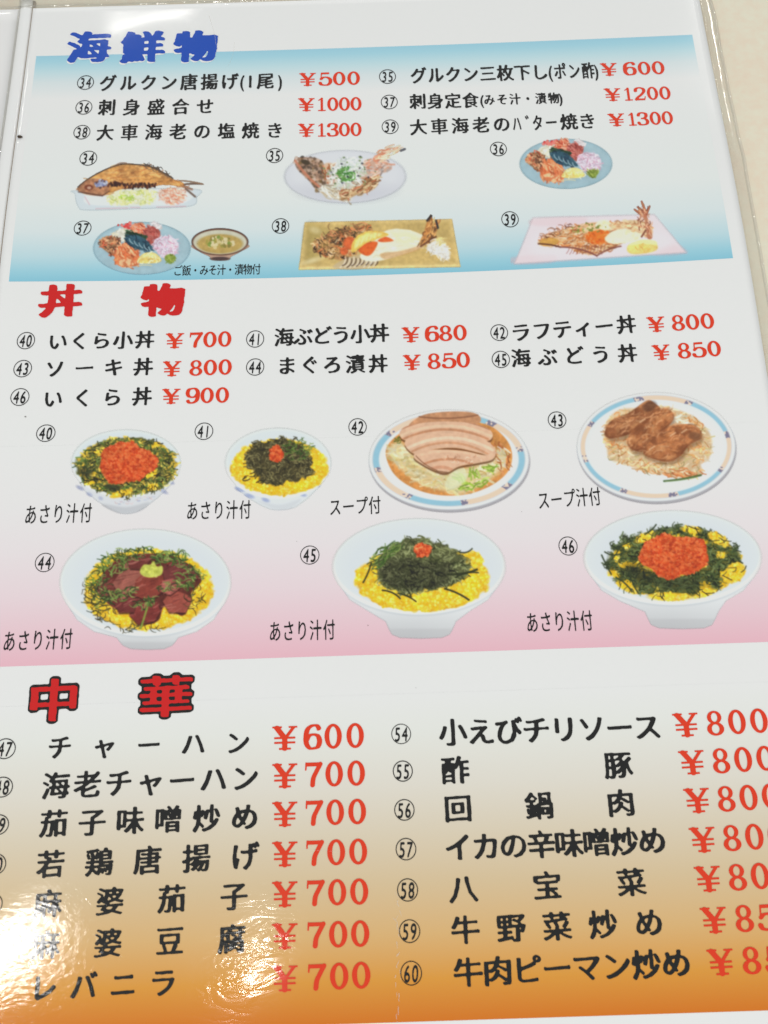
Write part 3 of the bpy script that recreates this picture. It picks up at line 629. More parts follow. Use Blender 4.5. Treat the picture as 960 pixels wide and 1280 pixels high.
# soup bowl
p = Pic(237, 284, 314, 328, .62, 14)
p.over(p.poly([(242, 306), (250, 315), (262, 321), (264, 325), (275, 326), (286, 325), (289, 321), (300, 315), (309, 306)], 1.2), (182, 148, 128)); p.over(p.ell(275, 323.5, 12, 2.4), (76, 58, 58))
p.over(p.ell(275, 302.5, 35.5, 17.2), (98, 66, 54)); p.over(p.ell(275, 302.8, 33.4, 15.2), (192, 190, 170)); p.over(p.ell(275, 305, 28.5, 12.2, 0, 2), (176, 150, 84)); m = p.ell(275, 305, 26, 10, 0, 3)
p.over(m * .6, (186, 156, 90)); p.grains(p.ell(275, 303, 18, 7), 60, (1, 2.2), [(206, 190, 140), (160, 150, 70), (120, 140, 60), (214, 200, 160), (130, 120, 60)]); p.tint(p.a, 5, .06)
p.done('printed picture of a small brown bowl of miso soup')

# 38: split lobster on a rectangular plate
p = Pic(370, 268, 580, 342, seed=21)
pl = p.poly([(381, 278), (565, 274), (575.5, 333.5), (373.5, 337)], 1.3, False); p.over(pl, (208, 180, 116)); p.over(p.poly([(385, 281), (561, 278), (569, 329), (380, 332)], 4, False) * .8, (190, 162, 98)); p.tint(pl, 14, .1)
p.over(p.poly([(383, 283), (400, 283), (420, 300), (400, 320), (382, 326)], 10) * .45, (150, 134, 72)); p.over(p.ell(394, 288, 7, 4, .3, 4) * .5, (220, 206, 160)); p.over(p.ell(390, 326, 12, 3, -.3, 4) * .6, (226, 214, 170)); p.over(p.poly([(374, 334), (575, 330.5), (575.5, 334), (373.5, 337.5)], 1, False), (226, 200, 134))
p.over(p.poly([(480, 322), (540, 300), (560, 300), (564, 322), (500, 326)], 10) * .4, (214, 180, 110))
hd = p.poly([(391, 303), (402, 297), (424, 286), (444, 283), (462, 281), (466, 296), (452, 312), (430, 325), (408, 321), (394, 315)], 1.5); p.over(hd, (166, 122, 76)); p.tint(hd, 5, .4)
p.strands(hd, 300, (3, 8), (.9, 2.0), [(84, 58, 42), (200, 150, 92), (226, 196, 150), (120, 96, 50), (52, 40, 32), (190, 104, 58), (216, 170, 110)], None, 1, .85)
p.strands(p.poly([(404, 300), (410, 284), (430, 282), (462, 280), (440, 292)]), 40, (6, 14), (.7, 1.2), [(110, 80, 50), (190, 120, 80)], .7, .7)
for x, y, a_, b_ in ((437, 304, 8, 8), (430, 314, 5, 5)): m = p.ell(x, y, a_, b_, .4, 2); p.over(m, (212, 98, 52)); p.tint(m, 4, .15)
lg = p.poly([(416, 334), (436, 322), (458, 318), (474, 322), (466, 332), (444, 337)], 2); p.over(lg * .8, (190, 170, 136)); 
for i in range(16): x = 432 + i * 2.6; p.cap(x, 322 + p.r.uniform(-1, 2), x - 7 + i * .35, 333 + p.r.uniform(-2, 2), 1.3, (70, 50, 44) if i % 2 else (226, 214, 196), .9, -2)
mt = p.poly([(450, 320), (470, 300), (484, 288), (506, 287), (524, 292), (536, 300), (526, 310), (504, 318), (480, 325), (462, 327)], 1.8); p.over(mt, (226, 222, 200)); p.over(p.poly([(488, 290), (516, 292), (524, 302), (504, 306)], 6) * .6, (234, 226, 170)); p.tint(mt, 7, .05); p.strands(mt, 60, (5, 12), (.8, 1.6), [(240, 238, 222), (216, 206, 170)], -.2, .3, .5)
p.over(p.poly([(448, 313), (458, 304), (472, 303), (466, 316), (458, 320)], 1.6), (214, 92, 38)); p.over(p.poly([(472, 301), (482, 296), (492, 301), (480, 303)], 1.4), (216, 92, 44)); p.over(p.poly([(476, 317), (500, 314), (530, 306), (522, 313), (496, 321), (480, 324)], 2) * .6, (196, 140, 80))
lm = p.poly([(441, 316), (440, 305), (448, 294), (462, 289), (478, 290), (486, 294), (474, 298), (458, 304)], 1.2); p.over(lm, (224, 186, 88)); p.over(p.poly([(444, 311), (444, 303), (452, 295), (464, 291), (478, 292), (470, 297), (456, 302)], 1.6), (236, 210, 128)); 
for i in range(6): p.cap(446 + i * 5.5, 308 - i * 2.6, 450 + i * 4.8, 297 - i * 1.1, .8, (246, 234, 184), .7)
for P in ([(524, 306), (530, 290), (534, 276), (538, 269.5), (541, 275), (540, 290), (534, 304)], [(530, 304), (540, 292), (543, 279), (547, 274.5), (548, 282), (544, 294), (536, 304)]):
    m = p.poly(P, 1.3); p.over(m, (196, 132, 70)); p.strands(m, 26, (5, 10), (.9, 1.6), [(222, 170, 104), (150, 90, 50), (90, 60, 40)], 1.9, .2)
p.cap(534, 276, 539, 270, 3, (50, 44, 46), .9); p.cap(545, 276, 547.5, 285, 2.6, (46, 44, 52), .9); p.cap(526, 308, 545, 296, 2.4, (90, 50, 34), .8)
m = p.poly([(534, 312), (538, 304), (548, 300), (556, 304), (562, 318), (560, 325), (548, 320)], 2); p.over(m, (220, 216, 210)); p.strands(m, 110, (5, 11), (.8, 1.4), [(238, 236, 234), (206, 200, 190), (226, 220, 206)]); p.strands(p.poly([(546, 302), (554, 294), (558, 304), (552, 310)]), 16, (5, 9), (.9, 1.4), [(214, 196, 130)], -1, .3)
p.done('printed picture of a salt grilled lobster half with lemon on a yellow plate')

# 39: butter grilled lobster on a pink paper
p = Pic(638, 246, 862, 334, seed=22)
pl = p.poly([(666, 272), (818, 268), (858, 316), (643, 330)], 3, False); p.over(pl, (220, 208, 214)); p.over(p.poly([(668, 274), (730, 272), (722, 282), (668, 282)], 4) * .4, (226, 186, 192)); p.over(p.poly([(643, 330), (640, 322), (690, 318), (690, 328)], 4) * .45, (228, 196, 202)); p.over(p.poly([(858, 316), (840, 306), (818, 318)], 6) * .4, (230, 190, 196)); p.over(p.poly([(680, 290), (810, 286), (830, 310), (680, 322)], 12) * .5, (222, 216, 222))
bd = p.poly([(672, 304), (680, 296), (700, 288), (728, 280), (750, 278), (776, 281), (780, 300), (768, 310), (748, 318), (726, 317), (706, 308), (684, 308)], 1.6); p.over(bd, (212, 168, 122)); p.tint(bd, 5, .2)
p.strands(bd, 330, (4, 11), (.9, 2.0), [(226, 190, 146), (186, 112, 60), (236, 214, 184), (150, 84, 50), (212, 130, 70)], -.25, .5, .85)
p.over(p.poly([(674, 303), (684, 297), (698, 300), (694, 306), (680, 308)], 1.4), (196, 146, 70)); p.cap(673, 305, 700, 309, 2, (92, 52, 40), .9, -1); p.strands(p.poly([(672, 300), (680, 290), (700, 282), (716, 282), (690, 296)]), 26, (4, 9), (.7, 1.3), [(110, 66, 50), (196, 140, 110)], .6, .8)
p.cap(700, 309, 746, 320, 2, (120, 66, 60), .9, -3); p.cap(746, 320, 776, 308, 2, (130, 76, 66), .9, -2)
for i in range(12): x = 712 + i * 4; p.cap(x, 307, x - 4, 317 + (i % 2), 1.0, (150, 90, 84), .7, -1)
m = p.poly([(732, 296), (740, 289), (758, 288), (764, 296), (752, 305), (738, 304)], 2); p.over(m, (222, 110, 40)); p.tint(m, 3, .15); p.grains(m, 30, (.8, 1.5), [(236, 140, 70), (204, 90, 30)])
for P in ([(744, 282), (750, 276), (760, 276), (766, 284), (756, 288)], [(756, 300), (764, 290), (780, 286), (796, 288), (802, 296), (790, 302), (768, 305)]): m = p.poly(P, 2); p.over(m, (230, 224, 198)); p.tint(m, 6, .05); p.grains(m, 20, (1, 2), [(238, 232, 200), (226, 208, 160)], None, .5)
m = p.poly([(762, 280), (784, 276), (802, 276), (814, 284), (814, 298), (800, 292), (782, 286), (766, 286)], 2); p.over(m, (220, 186, 142)); p.tint(m, 5, .15); p.strands(m, 50, (4, 8), (1, 1.8), [(234, 208, 164), (196, 140, 96)], .2, .5)
for a, b, w_ in (((812, 296), (804, 256), 7), ((804, 270), (793, 262), 4), ((806, 266), (797, 259), 3.4), ((808, 268), (802, 252), 3.6), ((806, 272), (812, 258), 4)): p.cap(*a, *b, w_, (176, 106, 78), .9, 0, 2.4)
p.strands(p.poly([(800, 290), (798, 262), (802, 254), (810, 262), (816, 294)]), 50, (4, 9), (.8, 1.5), [(206, 150, 110), (130, 70, 54), (226, 184, 150)], 1.5, .3); p.cap(802, 296, 807, 288, 2.4, (120, 66, 50), .9)
p.grains(p.ell(740, 285, 26, 6, -.1), 26, (.8, 1.4), [(120, 130, 60), (150, 160, 80)])
p.over(p.poly([(784, 314), (786, 306), (800, 302), (818, 303), (822, 311), (812, 316), (792, 318)], 1.6), (232, 202, 116)); p.over(p.poly([(786, 307), (800, 300), (818, 301), (820, 306), (802, 305)], 1.6), (240, 226, 160)); p.strands(p.ell(804, 310, 14, 4), 12, (3, 6), (.8, 1.2), [(222, 178, 84)], 1.3, .3)
p.done('printed picture of a butter grilled lobster on a pink sheet')

# 40
p = Pic(82, 532, 236, 648, seed=31)
p.over(p.poly([(94, 594), (106, 614), (122, 627), (136, 635), (146, 640), (152, 642), (158, 642.5), (164, 642), (170, 640.5), (182, 634), (198, 622), (214, 606), (221, 593)], 2, False), (206, 209, 214)); p.over(p.poly([(128, 630), (158, 634), (186, 628), (176, 638), (158, 642), (142, 639)], 3) * .7, (178, 180, 186))
for x, y, a_ in ((100, 610, 5), (112, 618, 4), (204, 614, 6), (214, 603, 4), (126, 623, 3)): p.over(p.ell(x, y, a_, 2.2, .5, 2) * .5, (140, 150, 190))
p.strands(p.poly([(128, 622), (150, 626), (190, 620), (186, 626), (150, 630)]), 20, (2, 4), (.8, 1.2), [(206, 160, 160), (150, 160, 196)], 0, .3, .5)
p.over(p.ell(157.5, 579, 68.5, 42, 0, 1.8), (212, 219, 222)); p.over(p.ell(158, 579, 66, 39, 0, 3) * .7, (202, 211, 217)); rim = p.ell(157.5, 579, 68.5, 42.5) * (1 - p.ell(157.5, 577, 67.5, 41.5)); p.over(rim * (p.Y > 585) * .9, (226, 230, 232))
m = np.clip((1 - np.hypot((p.X - 158.5) / 65, (p.Y - 583) / 37.5) + (p.noise(6, 2) - .5) * .14) * 16, 0, 1); p.over(m, (92, 92, 44)); p.strands(m, 480, (4, 10), (1, 2.2), [(222, 184, 60), (196, 160, 50), (150, 140, 60), (236, 204, 90)], None); p.strands(m, 560, (4, 11), (.8, 1.6), NORI + SHISO, None, 1, .9)
for x, y, a_, b_ in ((188, 592, 9, 4.5), (152, 617, 14, 4), (112, 603, 6, 3), (191, 609, 7, 4), (124, 566, 6, 3), (195, 556, 5, 3), (117, 594, 5, 3)): q = p.ell(x, y, a_, b_, -.3, 1.6); p.over(q, (232, 188, 44)); p.grains(q, 16, (.8, 1.6), EGG); p.strands(p.ell(x, y, a_ + 3, b_ + 3), 9, (4, 9), (.8, 1.4), NORI)
p.over(p.ell(108, 590, 10, 6, .2, 3) * .6, (40, 40, 34)); p.over(p.ell(140, 609, 9, 4, .2, 3) * .7, (40, 42, 34))
roe(p, 158, 578, 36, 25, 900, 1.0); roe(p, 146, 598, 12, 8, 100, .3); roe(p, 190, 576, 9, 6, 60, 2)
p.done('printed picture of a small rice bowl covered with orange roe and seaweed')

# 41
p = Pic(276, 530, 422, 646, seed=32)
p.over(p.poly([(287, 595), (298, 613), (314, 625), (328, 633), (338, 637), (348, 638), (360, 637), (370, 634), (384, 624), (400, 608), (408, 595)], 2, False), (210, 215, 220)); p.over(p.poly([(322, 626), (350, 631), (376, 624), (364, 635), (346, 637), (332, 632)], 3) * .5, (190, 194, 200))
for x, y, a_ in ((300, 612, 6), (312, 620, 6), (332, 625, 5), (378, 618, 5), (396, 606, 4)): p.over(p.ell(x, y, a_, 2.4, .35, 2) * .75, (140, 154, 196))
p.over(p.ell(347.7, 579, 66.5, 44, 0, 1.8), (213, 220, 223)); p.over(p.ell(348, 578, 63, 40, 0, 3) * .7, (204, 212, 217)); rim = p.ell(347.7, 579, 66.5, 44) * (1 - p.ell(347.7, 577, 65.5, 43)); p.over(rim * (p.Y > 585) * .9, (228, 231, 232))
egg_bed(p, 349, 584, 62.5, 36, 1000, (.7, 1.5))
th = np.arctan2(p.Y - 577, p.X - 349); m = np.clip((1 + .08 * np.sin(4 * th) + (p.noise(6, 2) - .5) * .3 - np.hypot((p.X - 349) / 43, (p.Y - 577) / 30)) * 12, 0, 1); p.over(m, (66, 60, 40)); p.strands(m, 560, (4, 11), (.7, 1.4), [(40, 38, 26), (76, 68, 42), (108, 98, 60), (138, 130, 84), (58, 54, 34)], None, 1, .9, 3); p.strands(p.ell(372, 562, 22, 14), 60, (4, 9), (.8, 1.3), SHISO); p.strands(p.ell(318, 598, 18, 8), 10, (6, 9), (1, 1.5), NORI[:1], -.7, .3)
roe(p, 345.5, 567.5, 9.3, 11, 90, .8)
p.done('printed picture of a small rice bowl with dark seaweed, egg and a dab of roe')

# plates with a blue and orange patterned rim
def plate(p, cx, cy, rx, ry, ox, oy, ix, iy, ph):
    p.over(p.ell(cx + 1, cy + 3.5, rx, ry, 0, 2.2), (166, 164, 170)); p.over(p.ell(cx, cy, rx, ry, 0, 1.6), (217, 221, 225)); p.over(p.ell(cx, cy, ox + 1, oy + 1, 0, 1.2), (196, 200, 206))
    ring = p.ell(cx, cy, ox, oy) * (1 - p.ell(cx, cy, ix, iy)); th = (np.degrees(np.arctan2((p.Y - cy) / ry, (p.X - cx) / rx)) + ph) % 90
    p.over(ring, (222, 202, 184)); p.over(ring * (th < 42), (140, 186, 206)); p.over(ring * ((th > 50) & (th < 84)) * .5, (226, 190, 160)); p.over(ring * (((th > 42) & (th < 50)) | (th > 84)) * (p.noise(2, 1) > .45), (120, 116, 140))
    p.over(p.ell(cx, cy, ix, iy, 0, 1.4), (214, 219, 223)); p.over(p.ell(cx, cy + 2, ix - 3, iy - 3, 0, 5) * .6, (220, 224, 228))
p = Pic(458, 506, 664, 646, seed=41); plate(p, 561, 574.5, 100, 62.5, 95, 58, 87, 51.5, 10)
sp = p.poly([(482, 566), (492, 548), (516, 534), (560, 526), (606, 530), (630, 546), (640, 566), (636, 588), (616, 606), (584, 618), (548, 619), (516, 610), (492, 592)], 1.6); p.over(sp, (206, 138, 72)); p.tint(sp, 14, .14)
cb = p.poly([(484, 564), (500, 552), (520, 572), (548, 590), (580, 586), (610, 566), (632, 562), (630, 584), (606, 604), (576, 618), (556, 614), (528, 606), (500, 586)], 5); p.over(cb * .75, (214, 204, 160)); p.strands(cb, 260, (6, 16), (1, 3.2), [(222, 214, 178), (206, 190, 130), (230, 226, 200), (196, 164, 100), (212, 200, 160), (190, 186, 130)], .3, .7, .6, 3)
for x, y, r1 in ((576, 598, .5), (584, 610, -.2), (602, 604, -.6), (614, 586, .1), (592, 592, 1.2)): p.strands(p.ell(x, y, 7, 5), 9, (6, 14), (1.2, 2.6), [(150, 180, 60), (176, 200, 90), (120, 156, 50)], r1, .3, .85, 3)
m = p.poly([(556, 604), (566, 588), (578, 584), (584, 598), (570, 610), (560, 612)], 3); p.over(m * .7, (214, 220, 184)); p.strands(p.ell(500, 549, 5, 4), 10, (4, 8), (1, 1.6), [(96, 110, 40)]); p.strands(p.poly([(612, 550), (636, 566), (634, 590), (622, 590)]), 40, (5, 12), (1, 2), [(190, 110, 60), (206, 140, 90), (160, 90, 50), (224, 206, 190)], 1.2, .4)
def slab(P, cols):
    m = p.poly(P, 1.3); p.over(m, cols[0]); return m
m = slab([(512, 534), (526, 520), (552, 515), (586, 515), (600, 521), (596, 530), (560, 528)], [(190, 136, 98)]); p.tint(m, 6, .12); p.cap(524, 521, 597, 519, 2, (140, 92, 66), .9, 3)
def pork(P, lines, seed):
    m = p.poly(P, 1.2); sh = np.roll(m, 4, 0) * (1 - m); p.over(sh * .8, (104, 62, 38)); p.over(m, (216, 174, 144))
    for (x0, y0, x1, y1, bend, w_, c_) in lines: p.over(m * 0, (0, 0, 0)); k = p.a.copy(); cc = p.c.copy(); p.cap(x0, y0, x1, y1, w_, c_, .85, bend); p.c = cc * (1 - m[..., None]) + p.c * m[..., None]; p.a = k
    p.tint(m, 5, .07)
pork([(499, 543), (506, 534), (526, 529), (556, 527), (590, 529), (610, 536), (616, 544), (610, 551), (590, 548), (556, 545), (526, 546), (508, 551)], [(502, 544, 614, 545, -12, 3.4, (226, 192, 160)), (504, 549, 610, 549, -12, 3, (188, 128, 92)), (502, 536, 612, 537, -12, 2.2, (170, 112, 80))], 1)
pork([(506, 556), (512, 547), (532, 543), (562, 542), (590, 545), (608, 551), (619, 562), (612, 569), (598, 566), (570, 560), (540, 562), (520, 568)], [(510, 560, 616, 563, -14, 4, (232, 200, 172)), (512, 566, 612, 569, -14, 3, (196, 140, 104)), (508, 549, 614, 552, -14, 2.6, (214, 168, 134))], 2)
pork([(517, 571), (524, 564), (548, 562), (580, 564), (606, 569), (619, 563), (616, 574), (596, 579), (574, 583), (558, 591), (544, 588), (528, 580)], [(520, 570, 606, 572, -7, 3.6, (228, 186, 154)), (530, 580, 590, 580, -6, 3, (190, 128, 92)), (540, 586, 566, 588, -3, 4, (200, 142, 110))], 3)
p.strands(p.ell(578, 574, 26, 5), 22, (2, 5), (.7, 1.1), [(236, 212, 190), (170, 110, 80)], None, 1, .6); p.cap(520, 570, 546, 588, 1.4, (120, 74, 50), .7, 2); p.cap(546, 589, 560, 591, 1.8, (110, 70, 46), .7)
p.done('printed picture of simmered pork slices over cabbage on a patterned plate')

p = Pic(718, 484, 924, 636, seed=42); plate(p, 820, 558.5, 99, 68, 94, 64, 88.5, 58.5, 60)
bed = p.poly([(754, 546), (760, 524), (776, 512), (800, 510), (830, 508), (862, 518), (880, 532), (890, 550), (886, 574), (876, 580), (878, 592), (860, 598), (832, 594), (806, 590), (780, 580), (762, 574), (758, 560)], 3.5); p.over(bed * .85, (212, 176, 128)); p.tint(bed, 8, .12)
p.strands(bed, 560, (5, 13), (.8, 2), [(226, 204, 160), (206, 146, 86), (232, 218, 190), (190, 116, 62), (222, 170, 110), (214, 196, 130), (170, 150, 100)], None, 1, .8, 3); p.strands(p.ell(850, 528, 16, 8), 26, (6, 12), (1.2, 2.6), [(230, 226, 210), (214, 206, 180)], .1, .5); p.strands(p.poly([(836, 590), (878, 584), (876, 596), (840, 598)]), 20, (6, 12), (1.4, 2.4), [(206, 120, 70), (222, 150, 96)], .1, .3)
p.cap(830, 601.5, 876, 594, 2.6, (70, 96, 50), .9, 1); p.cap(832, 602, 870, 597, 1, (140, 160, 100), .7, 1); p.cap(783, 524, 790, 521, 2, (206, 90, 50), .8)
def lump(P, col, seed, ax):
    m = p.poly(P, 1.5); sh = p.poly([(x + 2, y + 5) for x, y in P], 4); p.over(sh * .45, (96, 54, 30)); p.over(m, col); n_ = p.noise(11, 3); p.over(m * np.clip((n_ - .5) * 5, 0, 1) * .6, (206, 146, 96)); p.over(m * np.clip((.46 - n_) * 6, 0, 1) * .6, (112, 62, 38)); p.strands(m, 70, (5, 12), (1, 2.4), [(196, 132, 84), (130, 76, 48), (214, 160, 116), (150, 92, 60)], ax, .4, .5)
    e = p.poly([(x, y - 2.5) for x, y in P], 3); p.over(m * (1 - e) * .55, (104, 56, 34)); return m
lump([(756, 541), (764, 526), (786, 516), (808, 501), (818, 504), (826, 514), (808, 528), (792, 540), (776, 546), (762, 548)], (146, 88, 54), 1, -.5)
p.over(p.ell(812, 508, 9, 6, -.4, 3) * .6, (78, 48, 36))
lump([(784, 552), (792, 536), (812, 520), (830, 510), (842, 518), (838, 530), (822, 544), (814, 556), (804, 564), (790, 562)], (162, 98, 58), 2, -.8)
lump([(804, 566), (816, 548), (836, 534), (858, 530), (874, 536), (876, 548), (862, 556), (850, 570), (836, 577), (818, 574)], (170, 104, 62), 3, -.4)
p.over(p.ell(868, 545, 8, 5, .2, 3) * .6, (96, 62, 44))
for x, y in ((838, 545), (800, 528), (812, 562), (852, 541)): p.cap(x, y, x + 6, y - 4, 2, (230, 190, 150), .6)
p.done('printed picture of braised spare ribs on a white plate with patterned rim')

# 44
p = Pic(70, 655, 294, 816, seed=51); tall_bowl(p, 181.7, 728, 107, 67, 150, 219, 812); egg_bed(p, 184.5, 737, 82, 52, 1500, (.8, 1.8))
tn = p.poly([(126, 720), (140, 704), (162, 694), (190, 692), (220, 696), (244, 712), (252, 726), (240, 740), (238, 752), (228, 770), (206, 758), (198, 776), (178, 780), (166, 764), (146, 762), (130, 750), (120, 734)], 1.6); p.over(tn, (96, 44, 38)); p.tint(tn, 8, .3)
for P, c_ in (([(120, 736), (132, 722), (150, 728), (146, 746), (128, 746)], (112, 52, 46)), ([(140, 728), (156, 706), (180, 712), (176, 738), (150, 744)], (146, 84, 72)), ([(158, 700), (176, 692), (190, 700), (180, 712), (162, 712)], (104, 48, 44)), ([(172, 726), (184, 708), (204, 718), (206, 740), (188, 752), (170, 744)], (128, 56, 46)), ([(204, 712), (216, 700), (240, 710), (248, 724), (228, 730), (208, 728)], (106, 50, 48)), ([(204, 750), (214, 736), (236, 744), (242, 752), (232, 768), (212, 764)], (152, 74, 62)), ([(164, 770), (172, 752), (196, 754), (202, 766), (192, 779), (172, 782)], (122, 50, 46)), ([(140, 752), (152, 742), (170, 750), (166, 764), (148, 764)], (110, 48, 46)), ([(200, 728), (216, 722), (226, 734), (212, 742), (200, 740)], (160, 84, 76)), ([(206, 698), (214, 690), (220, 702), (210, 708)], (132, 48, 40))):
    P = [(x + p.r.uniform(-3, 3), y + p.r.uniform(-2, 2)) for x, y in P]; m = p.poly(P, 1.6, False); p.over(np.roll(m, 3, 0) * .8, (58, 26, 24)); p.over(m, c_); p.tint(m, 6, .16); x0, y0 = np.mean(P, 0); p.strands(m, 9, (8, 16), (.8, 1.4), [(170, 96, 86), (190, 120, 108)], -.5, .2, .5, 1); p.strands(m, 6, (8, 14), (.8, 1.2), [(90, 34, 34)], -.5, .2, .5, 1)
for cx_, cy_, a_, b_, n_ in ((140, 705, 20, 12, 70), (122, 728, 16, 14, 46), (165, 692, 26, 8, 50), (205, 697, 14, 7, 50), (224, 698, 10, 9, 30), (238, 722, 18, 14, 60), (150, 744, 24, 8, 50), (180, 754, 18, 6, 30), (130, 748, 14, 12, 26), (214, 732, 16, 6, 22)):
    p.strands(p.ell(cx_, cy_, a_, b_, -.2), n_, (5, 12), (.9, 1.8), SHISO + [(46, 58, 32), (140, 160, 84)], None, 1, .9, 3)
for cx_, cy_, a_, b_, n_ in ((120, 752, 16, 18, 30), (168, 784, 40, 6, 22), (244, 748, 12, 18, 20), (132, 766, 20, 12, 20), (110, 738, 8, 12, 10)): p.strands(p.ell(cx_, cy_, a_, b_), n_, (6, 13), (.8, 1.3), [(50, 44, 26), (70, 60, 34), (44, 50, 30)], None, 1, .85, 3)
m = p.poly([(175, 714), (180, 706), (188, 706), (192, 702), (196, 708), (203, 708), (202, 718), (190, 722), (179, 720)], 1.5); p.over(m, (188, 192, 84)); p.tint(m, 4, .15); p.grains(m, 14, (1, 2), [(206, 208, 110), (160, 164, 60)], None, .6); p.cap(176, 786, 184, 760, 2.4, (128, 150, 60), .9)
p.done('printed picture of a deep rice bowl with dark red tuna slices and wasabi')

# 45
p = Pic(412, 644, 640, 804, seed=52); tall_bowl(p, 523.6, 708, 108, 60, 486, 566, 798); egg_bed(p, 527.5, 725, 86, 41, 1500, (.8, 1.8)); egg_bed(p, 590, 701, 14, 12, 90, (.8, 1.8))
th = np.arctan2(p.Y - 706, p.X - 524); m = np.clip((1 + .07 * np.sin(3 * th + 1) + (p.noise(8, 2) - .5) * .35 - np.hypot((p.X - 525) / 60, (p.Y - 707) / 34)) * 12, 0, 1); p.over(m, (84, 86, 54)); p.strands(m, 560, (6, 16), (.8, 1.9), [(52, 56, 32), (98, 104, 62), (130, 136, 88), (66, 72, 42), (150, 156, 108)], None, 1, .9, 4)
m2 = p.poly([(474, 716), (490, 700), (516, 700), (540, 704), (560, 704), (566, 716), (552, 732), (528, 738), (500, 736), (482, 728)], 7); p.over(m2 * .45, (34, 34, 26)); p.strands(m2, 200, (4, 11), (.8, 1.6), [(30, 30, 24), (46, 46, 30), (64, 66, 42), (90, 90, 62)], None, 1, .85, 3)
p.strands(p.poly([(462, 712), (470, 690), (492, 678), (500, 684), (478, 704)]), 50, (8, 18), (1, 1.8), SHISO + [(56, 66, 34)], -.9, .3, .9, 3)
for a in ((454, 728, 464, 704, 2.2), (478, 738, 500, 748, 2.4), (498, 742, 520, 752, 2), (556, 736, 586, 750, 2.6), (560, 718, 596, 712, 3), (570, 722, 598, 716, 2), (500, 730, 514, 746, 2), (574, 690, 590, 686, 2)): p.cap(*a[:4], a[4], (44, 48, 28), .9, p.r.uniform(-3, 3))
roe(p, 528, 688, 12, 9, 90, 2.1); p.cap(520, 686, 528, 684, 1.5, (250, 170, 110), .7)
p.done('printed picture of a deep rice bowl heaped with seaweed and egg')

# 46
p = Pic(724, 634, 958, 792, seed=53); tall_bowl(p, 840.7, 697, 111, 59, 810, 894, 786); egg_bed(p, 843, 705, 85, 44, 900, (.8, 1.8))
m = np.clip((1 - np.hypot((p.X - 842) / 86, (p.Y - 702) / 45) + (p.noise(7, 2) - .5) * .2) * 14, 0, 1) * np.clip((np.hypot((p.X - 842) / 48, (p.Y - 695) / 29) - .8) * 6, 0, 1) * np.clip((p.noise(12, 2) - .33) * 10, 0, 1); p.over(m * .8, (58, 66, 38)); p.strands(m, 900, (5, 13), (.8, 1.7), [(44, 54, 30), (60, 74, 40), (84, 100, 58), (30, 36, 24), (110, 124, 76)], None, 1, .9, 4)
p.over(p.ell(800, 716, 22, 9, .4, 5) * .5, (34, 36, 26)); p.over(p.ell(850, 730, 34, 7, 0, 5) * .4, (36, 38, 26))
for x, y, a_, b_, r1 in ((918, 716, 11, 15, .9), (838, 746, 26, 5, 0), (784, 734, 14, 5, .5), (864, 662, 12, 4, .1), (898, 674, 14, 6, .5), (806, 672, 12, 5, -.4), (880, 742, 14, 4, -.3)): q = p.ell(x, y, a_, b_, r1, 2.5); p.over(q, (236, 190, 40)); p.grains(q, int(a_ * b_ * .6), (.8, 1.7), EGG, (255, 240, 150)); p.strands(p.ell(x, y, a_, b_, r1), 5, (8, 14), (.9, 1.4), NORI[:3])
for a in ((752, 694, 764, 718, 2), (756, 690, 776, 692, 2), (768, 686, 790, 676, 1.8), (920, 696, 928, 704, 2), (806, 668, 820, 656, 2), (764, 700, 774, 684, 1.8), (916, 690, 926, 690, 1.4), (770, 722, 790, 740, 2), (786, 716, 798, 742, 2)): p.cap(*a[:4], a[4], (48, 58, 38), .9, p.r.uniform(-3, 3))
roe(p, 842, 695, 44, 27, 1300, 2.4, (1.1, 1.9))
p.done('printed picture of a deep rice bowl with a mound of orange roe')

# ------------------------------------------------------------------ sleeve, binding, crumb
def clear_mat(name, tint, gl, rough, bump, scale, stretch=None):
    t = NT(name); nt = t.t; nt.nodes.remove(t.b); out = [n for n in nt.nodes if n.type == 'OUTPUT_MATERIAL'][0]
    tr = t.n('ShaderNodeBsdfTransparent'); tr.inputs[0].default_value = (*tint, 1); gs = t.n('ShaderNodeBsdfGlossy'); gs.inputs['Roughness'].default_value = rough
    g = t.n('ShaderNodeNewGeometry'); nz = t.n('ShaderNodeTexNoise'); mp = t.n('ShaderNodeMapping'); t.l(g.outputs['Position'], mp.inputs[0]); mp.inputs[3].default_value = stretch or (1, 1, 1)
    t.l(mp.outputs[0], nz.inputs['Vector']); nz.inputs['Scale'].default_value = scale; nz.inputs['Detail'].default_value = 3
    bp = t.n('ShaderNodeBump'); bp.inputs['Strength'].default_value = 1; bp.inputs['Distance'].default_value = bump; t.l(nz.outputs[0], bp.inputs['Height']); t.l(bp.outputs[0], gs.inputs['Normal'])
    df = t.n('ShaderNodeBsdfDiffuse'); df.inputs[0].default_value = (.8, .79, .74, 1)
    mx = t.n('ShaderNodeMixShader'); mx.inputs[0].default_value = gl; t.l(tr.outputs[0], mx.inputs[1]); t.l(gs.outputs[0], mx.inputs[2])
    m2 = t.n('ShaderNodeMixShader'); m2.inputs[0].default_value = .06; t.l(mx.outputs[0], m2.inputs[1]); t.l(df.outputs[0], m2.inputs[2]); t.l(m2.outputs[0], out.inputs[0]); return t.m
M_CLEAR = clear_mat('clear_plastic', (.975, .97, .955), .08, .10, .0011, 70, (1, .35, 1)); M_RIDGE = clear_mat('clear_weld', (.97, .965, .95), .13, .08, .0008, 260)
